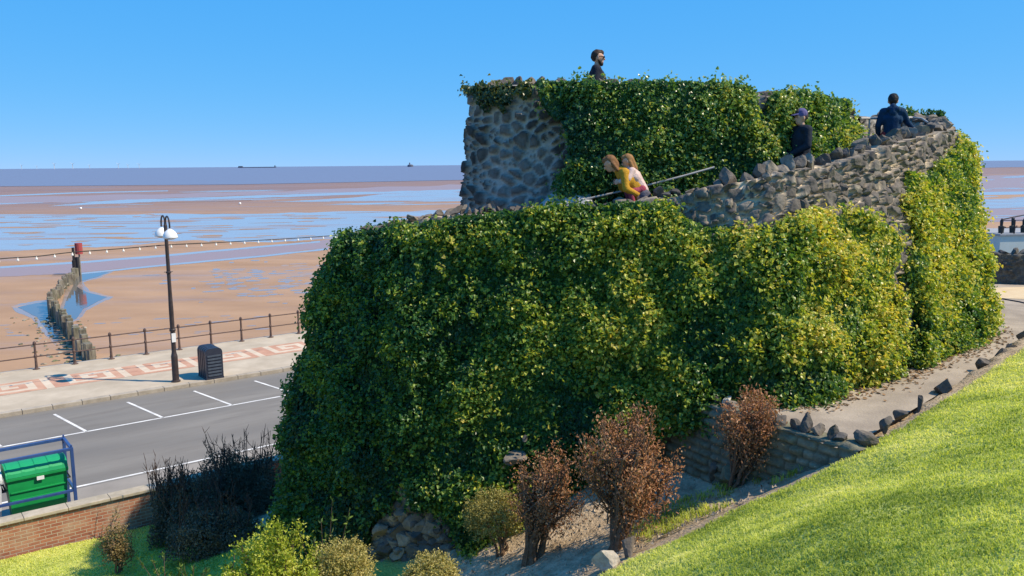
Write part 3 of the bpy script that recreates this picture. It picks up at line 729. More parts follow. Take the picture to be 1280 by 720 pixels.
# crest stones of the upper tower
rp = RockPile(); arc = TW.u[-1]; pos = .3; k = 0
while pos < arc[-1]:
    i = min(np.searchsorted(arc, pos), TW.m - 1); px_, _ = proj(TW.T[i])
    L = rng.uniform(.18, .34); hn = TW.N[-1][i]
    c = TW.T[i] - nrm(np.array([hn[0], hn[1], 0])) * .15 + np.array([0, 0, .03])
    rp.add(c, (L, .34, rng.uniform(.14, .34)), 2000 + k, rng.uniform(0, 6), rng.uniform(-.3, .3), tone=rng.uniform(0, .5)); k += 1; pos += L * rng.uniform(.8, 1.3)
rp.build('crest_stone', rockmat, castle)
# sloping render ledge at the foot of the tower
mb = MB(); a = atY(672, 262, 17.95 * K); b = atY(742, 254, 17.3 * K); c = atY(738, 240, 17.75 * K); dd = atY(700, 232, 18.0 * K)
nrm_ = np.array([-.35, -.9, 0]); 
mb.prism([a + nrm_ * .25, b + nrm_ * .1, c, dd], (0, 0, 0), (.15, .75, 0))
mb.build('buttress', nmat('smooth grey render', (.36, .345, .32), (.47, .45, .42), 2.5, 7, .9, .15, bump=.2), castle)
# back parapet at the top of the ramp (seen over the landing)
PB = [atY(a, b, c * K) for a, b, c in ((1076, 196, 21.6), (1120, 190, 23.4), (1150, 184, 24.2), (1176, 182, 23.9))]
PT = [atY(a, b, c * K) for a, b, c in ((1078, 146, 21.7), (1122, 147, 23.5), (1150, 144, 24.3), (1176, 146, 24.0))]
BP = Wall(PB, PT, (4.0, 14.0, 0), res=.05, sink=.1)
d3, s3_, t3_ = BP.masonry(.36, .28, .08, 41, .2)
BP.mesh('back_parapet', stone_dk, castle, d3, s3_, t3_, thick=-.4)
# tumbled foot stones where the ivy has fallen away
rp = RockPile()
for k in range(95):
    px_ = rng.uniform(474, 574); py_ = rng.uniform(600, 694)
    if py_ < 655 - 75 * math.exp(-((px_ - 512) / 14) ** 2) - 20 * rng.random(): continue
    i = np.argmin(np.abs(proj(OW.B)[0] - px_) + (OW.B[:, 1] > 16) * 999)
    pc = proj(OW.P[:, i])[1]; j = int(np.argmin(np.abs(pc - py_)))
    s = rng.uniform(.22, .46)
    rp.add(OW.P[j, i] + OW.N[j, i] * .16, (s, s * .6, s * rng.uniform(.5, .9)), 3000 + k, rng.uniform(-.4, .4), rng.uniform(-.4, .4), tone=rng.uniform(.35, 1))
rp.build('foot_stone', rockmat, castle)
# pale flat ledge poking out of the ivy
i = np.argmin(np.abs(proj(OW.B)[0] - 645) + (OW.B[:, 1] > 16) * 999); j = int(np.argmin(np.abs(proj(OW.P[:, i])[1] - 567)))
mb = RockPile(); mb.add(OW.P[j, i] + OW.N[j, i] * .45, (.55, .5, .2), 4001, .1, .1, tone=.9); mb.add(OW.P[j, i] + OW.N[j, i] * .5 + np.array([.1, 0, .32]), (.09, .09, .14), 4003, .1, .1, tone=1)
mb.build('ledge', rockmat, castle)

# ------------------------------------------------------------------ ivy
def leaf_arrays(C, T, Nn, L, Wd, fold=.18, kind='ivy'):
    T = nrm(T); Nn = nrm(Nn - T * np.sum(Nn * T, -1, keepdims=True)); B = np.cross(T, Nn)
    L = L[:, None]; Wd = Wd[:, None]
    if kind == 'ivy': pr = ((.12, .55), (.58, .36))
    else: pr = ((.30, .42), (.70, .36))
    v0 = C; v1 = C + T * L - Nn * L * .12
    vs_ = [v0, v1]
    for sg in (-1, 1):
        for (a, b) in pr: vs_.append(C + T * L * a + B * sg * Wd * b + Nn * Wd * fold)
    V = np.stack(vs_, 1)                      # n,6,3
    n = len(C); b = np.arange(n)[:, None] * 6
    q1 = b + np.array([[0, 2, 3, 1]]); q2 = b + np.array([[0, 1, 5, 4]])
    return V.reshape(-1, 3), np.concatenate([q1, q2])
def bil(A, fj, fi):
    j0 = np.clip(np.floor(fj).astype(int), 0, A.shape[0] - 2); i0 = np.clip(np.floor(fi).astype(int), 0, A.shape[1] - 2)
    a = (fj - j0)[:, None]; b = (fi - i0)[:, None]
    return A[j0, i0] * (1 - a) * (1 - b) + A[j0 + 1, i0] * a * (1 - b) + A[j0, i0 + 1] * (1 - a) * b + A[j0 + 1, i0 + 1] * a * b
def bulge(P, amp, clump, seed):
    """hanging, clumpy ivy thickness"""
    u = P[..., 0] * .8 + P[..., 1] * .6; w = P[..., 2]
    u2 = P[..., 0] * .9 - P[..., 1] * .45
    F1, F2, ID = cells(u2 + .3 * vnoise(P * 1.7, seed), w * .8 + .3 * vnoise(P * 1.7 + 9, seed), clump, clump, seed)
    F1b, _, _ = cells(u2, w, clump * .45, clump * .45, seed + 9)
    big = fbm(P * .55, 3, seed + 4)
    return amp * (.35 + .9 * (big - .3)) + amp * .75 * (ID - .3) * sstep(.95, .25, F1) + amp * .30 * (1 - F1b)
def ivy(name, wall, mask, amp, clump, n, seed, mat, label, yel_shade, size=(.045, .088), group=None, over=.12, backing=None, thr=.5, taper=.25, sprays=.085):
    """mask(px,py,P) -> coverage 0..1"""
    C0 = wall.P.reshape(-1, 3)
    fj = rng.uniform(-.0, 1.0, n) * (wall.r - 1.001); fi = rng.uniform(0, 1, n) * (wall.m - 1.001)
    P = bil(wall.P, fj, fi); Nn = nrm(bil(wall.N, fj, fi))
    # keep density even where the wall is lower
    hgt = bil(np.repeat((wall.P[-1, :, 2] - wall.P[0, :, 2])[None, :, None], wall.r, 0), fj, fi)[:, 0]
    keep = rng.random(n) < hgt / hgt.max()
    px_, py_ = proj(P); cov = mask(px_, py_, P)
    rag = fbm(P * 2.2, 4, seed + 60) - .5
    keep &= (cov + rag * .9 > thr)
    P = P[keep]; Nn = Nn[keep]; fj_ = fj[keep]; cov = cov[keep]; m_ = len(P)
    b = bulge(P, amp, clump, seed)
    hf = fj_ / (wall.r - 1); b = b * (1 - taper * hf ** 2)
    edge = np.clip((cov - .45) * 2.5, .25, 1)
    depth = rng.random(m_) ** 2.2
    C = P + Nn * (b * edge * (1 - .55 * depth) + .05 + .03 * rng.random(m_))[:, None]
    topk = (fj_ / (wall.r - 1)) > .97
    C[:, 2] += np.where(topk, rng.random(m_) * over, 0)
    # bulge gradient -> clump-shaped normals
    e = .12
    g = np.stack([bulge(P + e * np.eye(3)[k], amp, clump, seed) - b for k in range(3)], -1) / e
    Nl = nrm(Nn - .7 * g + np.array([0, 0, .35]) + rng.normal(size=(m_, 3)) * .42)
    down = np.array([0, 0, -1.0]) + rng.normal(size=(m_, 3)) * .55 + .25 * Nn
    L = rng.uniform(*size, m_); Wd = L * rng.uniform(.8, 1.15, m_)
    # loose sprays of young growth; lighter leaf tone also stands for sunlit clumps
    ns = int(m_ * sprays); pw = sstep(.44, .64, fbm(P * [1.5, 1.5, 1.9], 3, seed + 91)) + .06; si = rng.choice(m_, ns, p=pw / pw.sum()); kk = 12; sdir = nrm(Nl[si] * .9 + np.array([0, 0, .25]) + rng.normal(size=(ns, 3)) * .45); sl = rng.uniform(.08, .26, ns)
    tq = rng.random((ns, kk)); Cs = (C[si][:, None] + sdir[:, None] * (sl[:, None] * tq)[..., None] + np.array([0, 0, -1.0]) * (.35 * sl[:, None] * tq ** 2)[..., None] + rng.normal(size=(ns, kk, 3)) * .06).reshape(-1, 3)
    Ds = np.repeat(sdir, kk, 0) * .5 + np.array([0, 0, -.5]) + rng.normal(size=(ns * kk, 3)) * .6; Ns_ = np.repeat(sdir, kk, 0) * .7 + np.array([0, 0, .6]) + rng.normal(size=(ns * kk, 3)) * .45
    Ls = rng.uniform(size[0] * .8, size[1] * .95, ns * kk); up_t = np.concatenate([np.zeros(m_), np.repeat(rng.normal(.26, .14, ns), kk)])
    C = np.concatenate([C, Cs]); down = np.concatenate([down, Ds]); Nl = np.concatenate([Nl, Ns_]); L = np.concatenate([L, Ls]); Wd = np.concatenate([Wd, Ls * .95]); P = np.concatenate([P, P[np.repeat(si, kk)]]); m_ = len(C)
    V, Fq = leaf_arrays(C, down, Nl, L, Wd)
    tone = up_t + np.clip(.33 + .55 * (fbm(P * .9, 4, seed + 80) - .5) * 1.6 + rng.normal(size=m_) * .13 + yel_shade(*proj(P)), 0, 1); tone = np.clip(tone, 0, 1)
    o = build(name, V, Fq, mat, None, P.mean(0) * [1, 1, 0] + [0, 0, P[:, 2].min()], attrs={'tone': np.repeat(tone, 6)})
    tag(o, label, 'ivy', group)
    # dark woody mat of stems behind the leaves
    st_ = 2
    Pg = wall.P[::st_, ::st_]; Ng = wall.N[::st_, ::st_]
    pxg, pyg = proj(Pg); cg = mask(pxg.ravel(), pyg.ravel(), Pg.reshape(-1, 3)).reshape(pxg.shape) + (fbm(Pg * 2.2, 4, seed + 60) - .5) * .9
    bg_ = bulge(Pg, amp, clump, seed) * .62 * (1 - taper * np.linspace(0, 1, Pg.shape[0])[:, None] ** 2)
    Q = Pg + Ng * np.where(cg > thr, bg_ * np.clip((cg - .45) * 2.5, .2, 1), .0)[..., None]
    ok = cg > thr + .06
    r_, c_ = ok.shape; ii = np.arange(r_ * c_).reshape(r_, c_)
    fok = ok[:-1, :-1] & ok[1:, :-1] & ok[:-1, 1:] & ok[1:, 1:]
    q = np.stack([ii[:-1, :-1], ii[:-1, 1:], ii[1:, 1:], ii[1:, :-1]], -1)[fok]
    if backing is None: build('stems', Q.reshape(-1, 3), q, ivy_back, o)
    return o
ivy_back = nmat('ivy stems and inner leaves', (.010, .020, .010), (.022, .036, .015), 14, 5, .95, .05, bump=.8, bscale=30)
ivy_dark = leafmat('ivy leaves', [(.024, .078, .028), (.075, .18, .038), (.24, .34, .05), (.52, .53, .075), (.62, .52, .13)], .38, .40, .45, pos=[0, .38, .58, .8, 1])
def band(px_, xs, ys): return np.interp(px_, xs, ys)
def m_bast(px_, py_, P):
    # the bare parapet band sits above this line
    top_ = band(px_, [400, 470, 560, 640, 700, 800, 835, 880, 950, 1000, 1050, 1085, 1105, 1116], [303, 293, 276, 266, 254, 256, 262, 284, 286, 268, 264, 282, 300, 330])
    left_ = band(px_, [400, 470], [302, 282])
    a = sstep(-9, 9, py_ - np.maximum(top_, 0)) * sstep(1105, 1088, px_ + (py_ - 380) * .02 + 5 * np.sin(py_ / 13))
    foot = band(px_, [300, 460, 478, 500, 512, 526, 560, 590, 640], [760, 700, 650, 628, 590, 632, 640, 680, 720])
    a = a * np.where(px_ < 640, sstep(-8, 8, foot - py_), 1)
    return np.where((P[:, 1] > 16.2) & (px_ < 420), 1.0, a)
def yel_shade_bast(px_, py_): return .13 * sstep(780, 1080, px_) * sstep(560, 300, py_) - .38 * sstep(680, 430, px_) - .10 * sstep(380, 560, py_)  # leaf tone yellows rightward; darkening at left and foot stands for shade
ivy('ivy', OW, m_bast, .44, .58, 480000, 3, ivy_dark, 'dark glossy ivy blanket over the big lower wall of the ruin, yellowing to the right', yel_shade_bast, over=.06)
def m_right(px_, py_, P):
    top_ = band(px_, [1110, 1125, 1140, 1165, 1190, 1200], [330, 210, 225, 205, 178, 172])
    a = sstep(-8, 10, py_ - top_) * sstep(1114, 1128, px_ + 6 * np.sin(py_ / 17))
    return np.where((P[:, 1] > 18.9) & (px_ > 1130), np.maximum(a, sstep(-10, 10, py_ - 170)), a)
def y_right(px_, py_): return .10 + .06 * np.sin(py_ / 40)
ivy('ivy', OW, m_right, .42, .55, 560000, 8, ivy_dark, 'bright green ivy bulging over the right hand end of the ruin beside the path', y_right, over=.05, taper=.7)
def m_tow(px_, py_, P):
    left_ = 700 + 16 * np.sin(py_ / 23) + np.where(py_ < 150, -10, 0) + np.where(py_ > 200, 14, 0)
    a = sstep(-10, 10, px_ - left_)
    hole = sstep(7, 13, np.hypot((px_ - 946 - (py_ - 130) * .15), (py_ - 133) * .45))
    return a * hole * sstep(1066, 1040, px_)
ivy_tow = leafmat('tower ivy leaves', [(.022, .080, .038), (.065, .165, .046), (.15, .27, .06), (.34, .42, .08), (.48, .46, .14)], .33, .36, .55, pos=[0, .4, .62, .85, 1])
ivy('ivy', TW, m_tow, .34, .55, 240000, 14, ivy_tow, 'dark ivy clothing the upper tower behind the people on the ramp', lambda a, b: .10 * sstep(880, 1050, a) - .10 * sstep(800, 700, a), over=.10)  # leaf tone lowered at the left edge, shade put into the colour
def m_cap(px_, py_, P):
    low = 117 + 20 * np.exp(-((px_ - 622) / 26) ** 2) + 6 * np.sin(px_ / 4)
    return sstep(-8, 8, low - py_) * sstep(585, 595, px_) * sstep(690, 660, px_)
ivy_cap = leafmat('golden ivy leaves', [(.02, .05, .025), (.05, .09, .03), (.16, .17, .04), (.33, .28, .06)], .4, .25, .5)
ivy('ivy', TW, m_cap, .16, .4, 60000, 19, ivy_cap, 'small golden topped ivy tuft on the left corner of the upper tower', lambda a, b: .45 * sstep(128, 108, b) - .25, over=.10, sprays=.012)  # lower leaves toned darker, standing for the shade they hang in
ivy('ivy', BP, lambda a, b, P: sstep(-4, 8, 172 - b) * sstep(1110, 1150, a), .16, .4, 40000, 25, ivy_tow, 'dark ivy mound topping the far parapet beyond the landing rail', lambda a, b: -.1 + 0 * a, over=.2, backing='none')
#PART4
# ================================================================== retaining wall, rocks, shrubs
rw_d = nrm(RW_B - RW_A); rw_n = np.array([rw_d[1], -rw_d[0], 0]); rw_n = rw_n if rw_n[1] < 0 else -rw_n
if rw_n @ (CAM - RW_A) < 0: rw_n = -rw_n
retw = empty('retaining_wall', (RW_A + RW_B) / 2 * [1, 1, 0] + [0, 0, 3.0], 'low grey block retaining wall with a jagged crest of boulders below the path', 'wall')
RWB = [RW_A - rw_d * .9, RW_A * .66 + RW_B * .34 + rw_n * .10, RW_A * .33 + RW_B * .67 + rw_n * .08, RW_B + rw_d * .25]
RWB = [np.array([p[0], p[1], 2.6]) for p in RWB]
RWT = [np.array([p[0], p[1], PZ + .02]) - rw_n * .12 for p in RWB]
RWW = Wall(RWB, RWT, (RW_A + RW_B) / 2 - rw_n * 4, res=.035, sink=.2)
def coursed(wl, ch, bl, seed):
    w = wl.w + .03 * (fbm(np.stack([wl.u * 1.2, wl.w * 1.2, wl.u * 0], -1), 3, seed) - .5); row = np.floor(w / ch); v = w / ch - row
    off = _hash(row.astype(np.int64), (row * 0).astype(np.int64), (row * 0).astype(np.int64), seed) * bl
    cu = (wl.u + off) / (bl * (.7 + .6 * _hash(row.astype(np.int64), (row * 0).astype(np.int64) + 3, (row * 0).astype(np.int64), seed))); c = np.floor(cu); h = cu - c
    ID = _hash(row.astype(np.int64), c.astype(np.int64), (c * 0).astype(np.int64), seed + 1)
    e = np.minimum(np.minimum(v, 1 - v) * ch, np.minimum(h, 1 - h) * bl)
    st_ = sstep(.008, .03, e); f = fbm(np.stack([wl.u * 9, wl.w * 9, ID * 30], -1), 3, seed + 5) - .5
    return .035 * st_ * (.6 + .8 * ID) + .03 * f * st_, st_, np.clip(.2 + .6 * ID + .5 * f, 0, 1)
blockmat = stonemat('grey retaining blocks', (.13, .125, .09), [(.12, .115, .085), (.20, .19, .14), (.15, .15, .10), (.25, .23, .17)])
d4, s4, t4 = coursed(RWW, .13, .27, 61); d4 = d4 * 1.7
RWW.mesh('wall', blockmat, retw, d4, s4, t4, thick=.45, inner=.3)
rock_pale = stonemat('pale boulders', (.4, .37, .31), [(.30, .28, .24), (.44, .41, .35), (.36, .33, .28), (.55, .52, .45)])
crest = [(817, 489, .42, .36, 1), (838, 494, .3, .2, 0), (849, 497, .36, .26, 0), (870, 499, .36, .4, 1), (884, 507, .26, .2, 0), (896, 508, .26, .34, 1), (905, 518, .4, .24, 0), (925, 524, .36, .26, 0), (944, 530, .4, .26, 0), (967, 530, .44, .3, 0), (984, 541, .28, .24, 0), (999, 540, .24, .40, 0), (1012, 549, .24, .28, 0), (1033, 552, .26, .38, 0), (1040, 562, .3, .2, 0)]
for k, (a, b, wd, h, pale) in enumerate(crest):
    t = np.clip((a - 838) / (1046 - 838), -.12, 1.05); f = RWW.T
    i = int(np.argmin(np.abs(proj(f)[0] - a))); c = f[i] - rw_n * .18
    h *= .85; wd *= .9; c[2] = PZ + h * .34
    r_ = RockPile().add(c, (wd, wd * .8, h), 5000 + k, rng.uniform(0, 3), rng.uniform(-.2, .2), tone=.8 if pale else rng.uniform(.2, .6))
    r_.build('boulder', rock_pale if pale else rockmat, retw)

GROUP_EDGE = 'rough stones edging the lawn beside the path'
edge_rocks = [((1275, 425, .55, .42), 'largest dark edging boulder, at the top of the lawn near the far bend'),
    ((1257, 440, .34, .30), 'dark edging stone just below the largest boulder on the lawn edge'),
    ((1242, 447, .36, .32), 'squared dark edging stone, third down the lawn edge from the largest boulder'),
    ((1226, 458, .42, .28), 'wedge shaped dark edging stone at the end of the upper four'),
    ((1173, 485, .46, .34), 'lone grey edging boulder midway along the lawn edge'),
    ((1139, 507, .14, .30), 'thin upright sliver of edging stone below the lone grey boulder'),
    ((1116, 519, .26, .20), 'small low edging stone between the thin sliver and the pointed stone'),
    ((1096, 532, .24, .34), 'pointed edging stone above the broad brown one'),
    ((1075, 547, .50, .26), 'broad low brown edging stone nearest the end of the retaining wall')]
for k, ((a, b, wd, h), lab) in enumerate(edge_rocks):
    c = at(a, b, PZ + .1) + nrm(np.array([RT[0], RT[1], 0])) * .12
    wd *= .9; h *= .88; o = RockPile().add(c + np.array([0, 0, h * .05]), (wd, wd * .8, h * 1.1), 5100 + k, rng.uniform(0, 3), rng.uniform(-.2, .2), tone=rng.uniform(.1, .45)).build('edging_stone', rockmat, None, c - [0, 0, h * .4])
    tag(o, lab, 'stone', GROUP_EDGE)
for (a, b, wd, h, tone, lab) in [(1037, 489, .32, .5, 1, 'white pointed stone leaning against the ivy at the path edge'), (1073, 470, .22, .42, .8, 'pale knobbly stone under the ivy beside a dark hollow'), (1165, 427, .24, .2, .9, 'small white stone under the bright green ivy')]:
    c = at(a, b, PZ)
    o = RockPile().add(c + np.array([0, 0, h * .36]), (wd, wd * .6, h), 5200 + a, .4, .1, tone=tone).build('stone', rock_pale, None, c); tag(o, lab, 'stone')
for (a, b, wd, h, lab, mt_, tn) in [(757, 711, .40, .34, 'pale flat stone at the bottom corner of the lawn edge', rock_pale, .6), (786, 694, .36, .32, 'dark stone leaning beside the pale flat stone', rockmat, .3), (911, 607, .46, .46, 'squat layered stone stump at the foot of the retaining wall', blockmat, .7), (893, 603, .2, .5, 'thin dark upright stone beside the layered stump', rockmat, .2)]:
    c = gp(a, b)
    o = RockPile().add(c + np.array([0, 0, h * .3]), (wd, wd * .8, h), 5304 + a, .9, .1, tone=tn).build('stone', mt_, None, c); tag(o, lab, 'stone')

# ---- shrubs: trunk with limbs and twigs, crown of many small leaves
barkm = nmat('shrub bark', (.10, .065, .045), (.20, .14, .10), 18, 5, .9, .1, bump=.4)
twig_dark = nmat('dark twigs', (.05, .035, .03), (.10, .07, .06), 18, 5, .9, .1)
def shrub(name, label, cat, base, crown_c, rad, ntw, lpt, lsize, mat, up=.5, spike=.35, clip=False, bark=None, group=None, stems=5, seed=1, lw=.5, tonef=None, trunk_r=.05, hollow=.35, bushy=.10, kind=None, plumes=0):
    r = np.random.default_rng(seed); base = np.array(base, float); cc = np.array(crown_c, float); rad = np.array(rad, float)
    root = empty(name, base, label, cat, group)
    mb = MB(); limbs = []
    fork = base + (cc - base) * .28 + np.array([0, 0, .02])
    for k in range(stems):
        a = 2 * math.pi * (k + r.random() * .6) / stems
        b0 = base + np.array([math.cos(a), math.sin(a), 0]) * trunk_r * .8 - np.array([0, 0, .1])
        e = cc + np.array([math.cos(a) * rad[0] * r.uniform(.3, .65), math.sin(a) * rad[1] * r.uniform(.3, .65), rad[2] * r.uniform(-.1, .55)])
        mid = fork * .55 + (b0 * .3 + e * .15) + np.array([0, 0, 0]) + r.normal(size=3) * .05
        t = np.linspace(0, 1, 8)[:, None]; path = b0 * (1 - t) ** 2 + 2 * mid * t * (1 - t) + e * t ** 2 + r.normal(size=(8, 3)) * .018
        mb.tube(path, np.linspace(trunk_r, trunk_r * .25, 8), 6); limbs.append(path)
    PL = []
    for k in range(plumes):
        a = 2 * math.pi * (k * .618 + .1 * r.random()); q = math.sqrt((k + .5) / plumes) * 1.05
        PL.append((cc + np.array([math.cos(a) * q * rad[0], math.sin(a) * q * rad[1], rad[2] * (1.06 - .85 * q ** 1.8 + r.uniform(-.2, .32))]), 0))
    LC = []; LT = []; LN = []
    for k in range(ntw):
        # tip on an uneven shell
        v = r.normal(size=3); v /= np.linalg.norm(v)
        if v[2] < -.55: v[2] *= -.6
        q = r.uniform(hollow, 1) ** .6
        lump = 1.0 if clip else .72 + .5 * vnoise((v * 2.1 + seed * 3.3)[None])[0]
        tip = cc + v * rad * q * lump
        if not clip: tip[2] += spike * rad[2] * max(0, r.normal()) * (.4 + .6 * max(v[2], 0))
        if plumes:
            pa, pl = PL[r.integers(0, len(PL))]; tq = r.uniform(.15, 1.0) ** .75; lat = (1 - tq) ** .7 * rad[0] * .30 + .02
            tip = cc - np.array([0, 0, rad[2] * .80]) + (pa - cc + np.array([0, 0, rad[2] * .80])) * tq + r.normal(size=3) * lat * np.array([.6, .6, .35]); v = nrm(tip - cc)
        lb = limbs[r.integers(0, len(limbs))]; st_ = lb[r.integers(3, 8)]
        d_ = tip - st_
        if up > 0:
            tl = r.uniform(.25, .55) * np.linalg.norm(rad) * .55; dirn = nrm(v * (1 - up) + np.array([0, 0, up]) + r.normal(size=3) * .18); root_ = tip - dirn * tl
        else: root_ = tip - v * rad * .35; 
        t = np.linspace(0, 1, 5)[:, None]
        tw = root_ * (1 - t) + tip * t + r.normal(size=(5, 3)) * .012
        if k % 3 == 0 and not clip:
            pth = np.concatenate([st_[None], tw]); mb.tube(pth, np.linspace(.011, .003, 6), 4, cap=False)
        m_ = r.poisson(lpt)
        tt = r.uniform(.05, 1.02, m_); idx_ = np.clip((tt * 4).astype(int), 0, 3); fr = tt * 4 - idx_
        pc = tw[idx_] * (1 - fr)[:, None] + tw[np.minimum(idx_ + 1, 4)] * fr[:, None] + r.normal(size=(m_, 3)) * bushy * (1.1 - tt[:, None] * .7)
        LC.append(pc); LT.append(nrm(tip - root_)[None] * .7 + r.normal(size=(m_, 3)) * .65)
        LN.append(nrm(pc - cc) * .8 + np.array([0, 0, .5]) + r.normal(size=(m_, 3)) * .6)
    mb.build('trunk', bark or barkm, root)
    C = np.concatenate(LC); T = np.concatenate(LT); Nn = np.concatenate(LN); n = len(C)
    L = r.uniform(*lsize, n)
    V, Fq = leaf_arrays(C, T, Nn, L, L * lw, fold=.12, kind='oval')
    tone = np.clip(.5 + .6 * (fbm(C * 2.2 + seed, 3, seed) - .5) + r.normal(size=n) * .22 + (tonef(C, cc, rad) if tonef else 0), 0, 1)
    build('crown', V, Fq, mat, root, attrs={'tone': np.repeat(tone, 6)})
    return root
copper = leafmat('copper shrub leaves', [(.15, .07, .035), (.32, .145, .075), (.47, .24, .125), (.60, .39, .21)], .55, .22, .3)
copper2 = leafmat('brown green shrub leaves', [(.10, .07, .03), (.20, .135, .06), (.27, .21, .085), (.36, .27, .14)], .55, .22, .3)
limeleaf = leafmat('lime shrub leaves', [(.10, .16, .02), (.27, .34, .03), (.46, .50, .06), (.60, .58, .16)], .5, .32, .35)
olive = leafmat('olive clipped leaves', [(.12, .11, .03), (.28, .25, .07), (.42, .37, .12), (.55, .48, .22)], .55, .25, .3)
darkleaf = leafmat('dark hedge leaves', [(.05, .055, .04), (.10, .095, .065), (.18, .145, .10), (.28, .21, .14)], .55, .15, .3)
frondm = leafmat('green frond leaves', [(.03, .07, .02), (.07, .14, .03), (.16, .25, .05), (.30, .36, .10)], .45, .3, .4)
def topx(px, py, Y): return atY(px, py, Y)
def px2m(Y): return Y / F
def shrub_px(name, label, cat, bpx, x0, x1, ytop, ybot, Y, **k):
    """crown that spans photograph columns x0..x1 and rows ytop..ybot at depth Y, standing on the ground at bpx"""
    b = atY(bpx[0], bpx[1], Y); b[2] = float(zground(b[0], b[1])) 
    c = atY((x0 + x1) / 2, (ytop + ybot) / 2, Y); rx = (x1 - x0) / 2 * px2m(Y); rz = (ybot - ytop) / 2 * px2m(Y)
    return shrub(name, label, cat, b, c, (rx, k.pop('ry', rx), rz), mat=k.pop('mat'), **k)
GR = 'copper leaved shrubs below the ruin'
Yb = gp(768, 686)[1]
shrub_px('copper_shrub', 'largest copper leaved shrub, standing before the block retaining wall', 'shrub', (768, 688), 708, 860, 500, 672, Yb, ntw=760, lpt=11, lsize=(.030, .060), mat=copper, up=.7, spike=.38, group=GR, plumes=22, stems=9, seed=3, trunk_r=.065, lw=.55, hollow=.2)
Yc = gp(662, 702)[1]
shrub_px('copper_shrub', 'narrow copper shrub with a plume of upright twigs behind the clipped olive ball', 'shrub', (662, 702), 634, 732, 552, 684, Yc, ntw=380, lpt=11, lsize=(.028, .055), mat=copper, up=.75, spike=.42, group=GR, plumes=10, stems=6, seed=5, trunk_r=.075, lw=.55, hollow=.2)
Yd = gp(906, 604)[1] - .45
shrub_px('copper_shrub', 'slanting copper shrub growing against the boulder topped retaining wall', 'shrub', (915, 604), 890, 988, 482, 596, Yd, ntw=460, lpt=13, lsize=(.030, .058), mat=copper, up=.6, spike=.40, group=GR, plumes=11, stems=6, seed=7, trunk_r=.035, lw=.55, hollow=.2)
Ye = gp(628, 693)[1]
shrub_px('clipped_shrub', 'round clipped olive brown shrub on bare branching stems', 'shrub', (628, 694), 574, 660, 606, 688, Ye, ntw=460, lpt=20, lsize=(.022, .040), mat=olive, up=0, clip=True, stems=6, seed=9, trunk_r=.035, lw=.6, hollow=.55, bushy=.05, tonef=lambda C, c, r: .10 * (C[:, 2] - c[2]) / r[2] - .22)
shrub_px('clipped_shrub', 'low sandy green clipped ball at the bottom edge of the picture', 'shrub', (540, 745), 500, 580, 688, 760, 10.6, ntw=420, lpt=22, lsize=(.022, .042), mat=olive, up=0, clip=True, stems=6, seed=13, trunk_r=.03, lw=.6, hollow=.55, bushy=.05)
shrub_px('clipped_shrub', 'rounded yellow green clipped shrub beside the lime bush', 'shrub', (425, 760), 384, 472, 664, 770, 10.8, ntw=420, lpt=24, lsize=(.024, .044), mat=olive, up=0, clip=True, stems=6, seed=15, trunk_r=.03, lw=.6, hollow=.5, bushy=.06, tonef=lambda C, c, r: .16)
shrub_px('lime_shrub', 'bright lime green bush with pointed shoots at the bottom of the picture', 'shrub', (345, 800), 262, 418, 660, 800, 10.6, ntw=620, lpt=34, lsize=(.030, .058), mat=limeleaf, up=.7, spike=.34, plumes=20, stems=8, seed=17, trunk_r=.04, lw=.55, hollow=.25, bushy=.08)
Yg = gp(148, 716)[1]
shrub_px('brown_shrub', 'small bronze brown spire shaped shrub on the shadowed lawn', 'shrub', (150, 722), 122, 168, 652, 722, Yg, ntw=120, lpt=22, lsize=(.03, .06), mat=copper2, up=.8, spike=.40, stems=4, seed=19, trunk_r=.03, lw=.5, hollow=.1, bushy=.07)
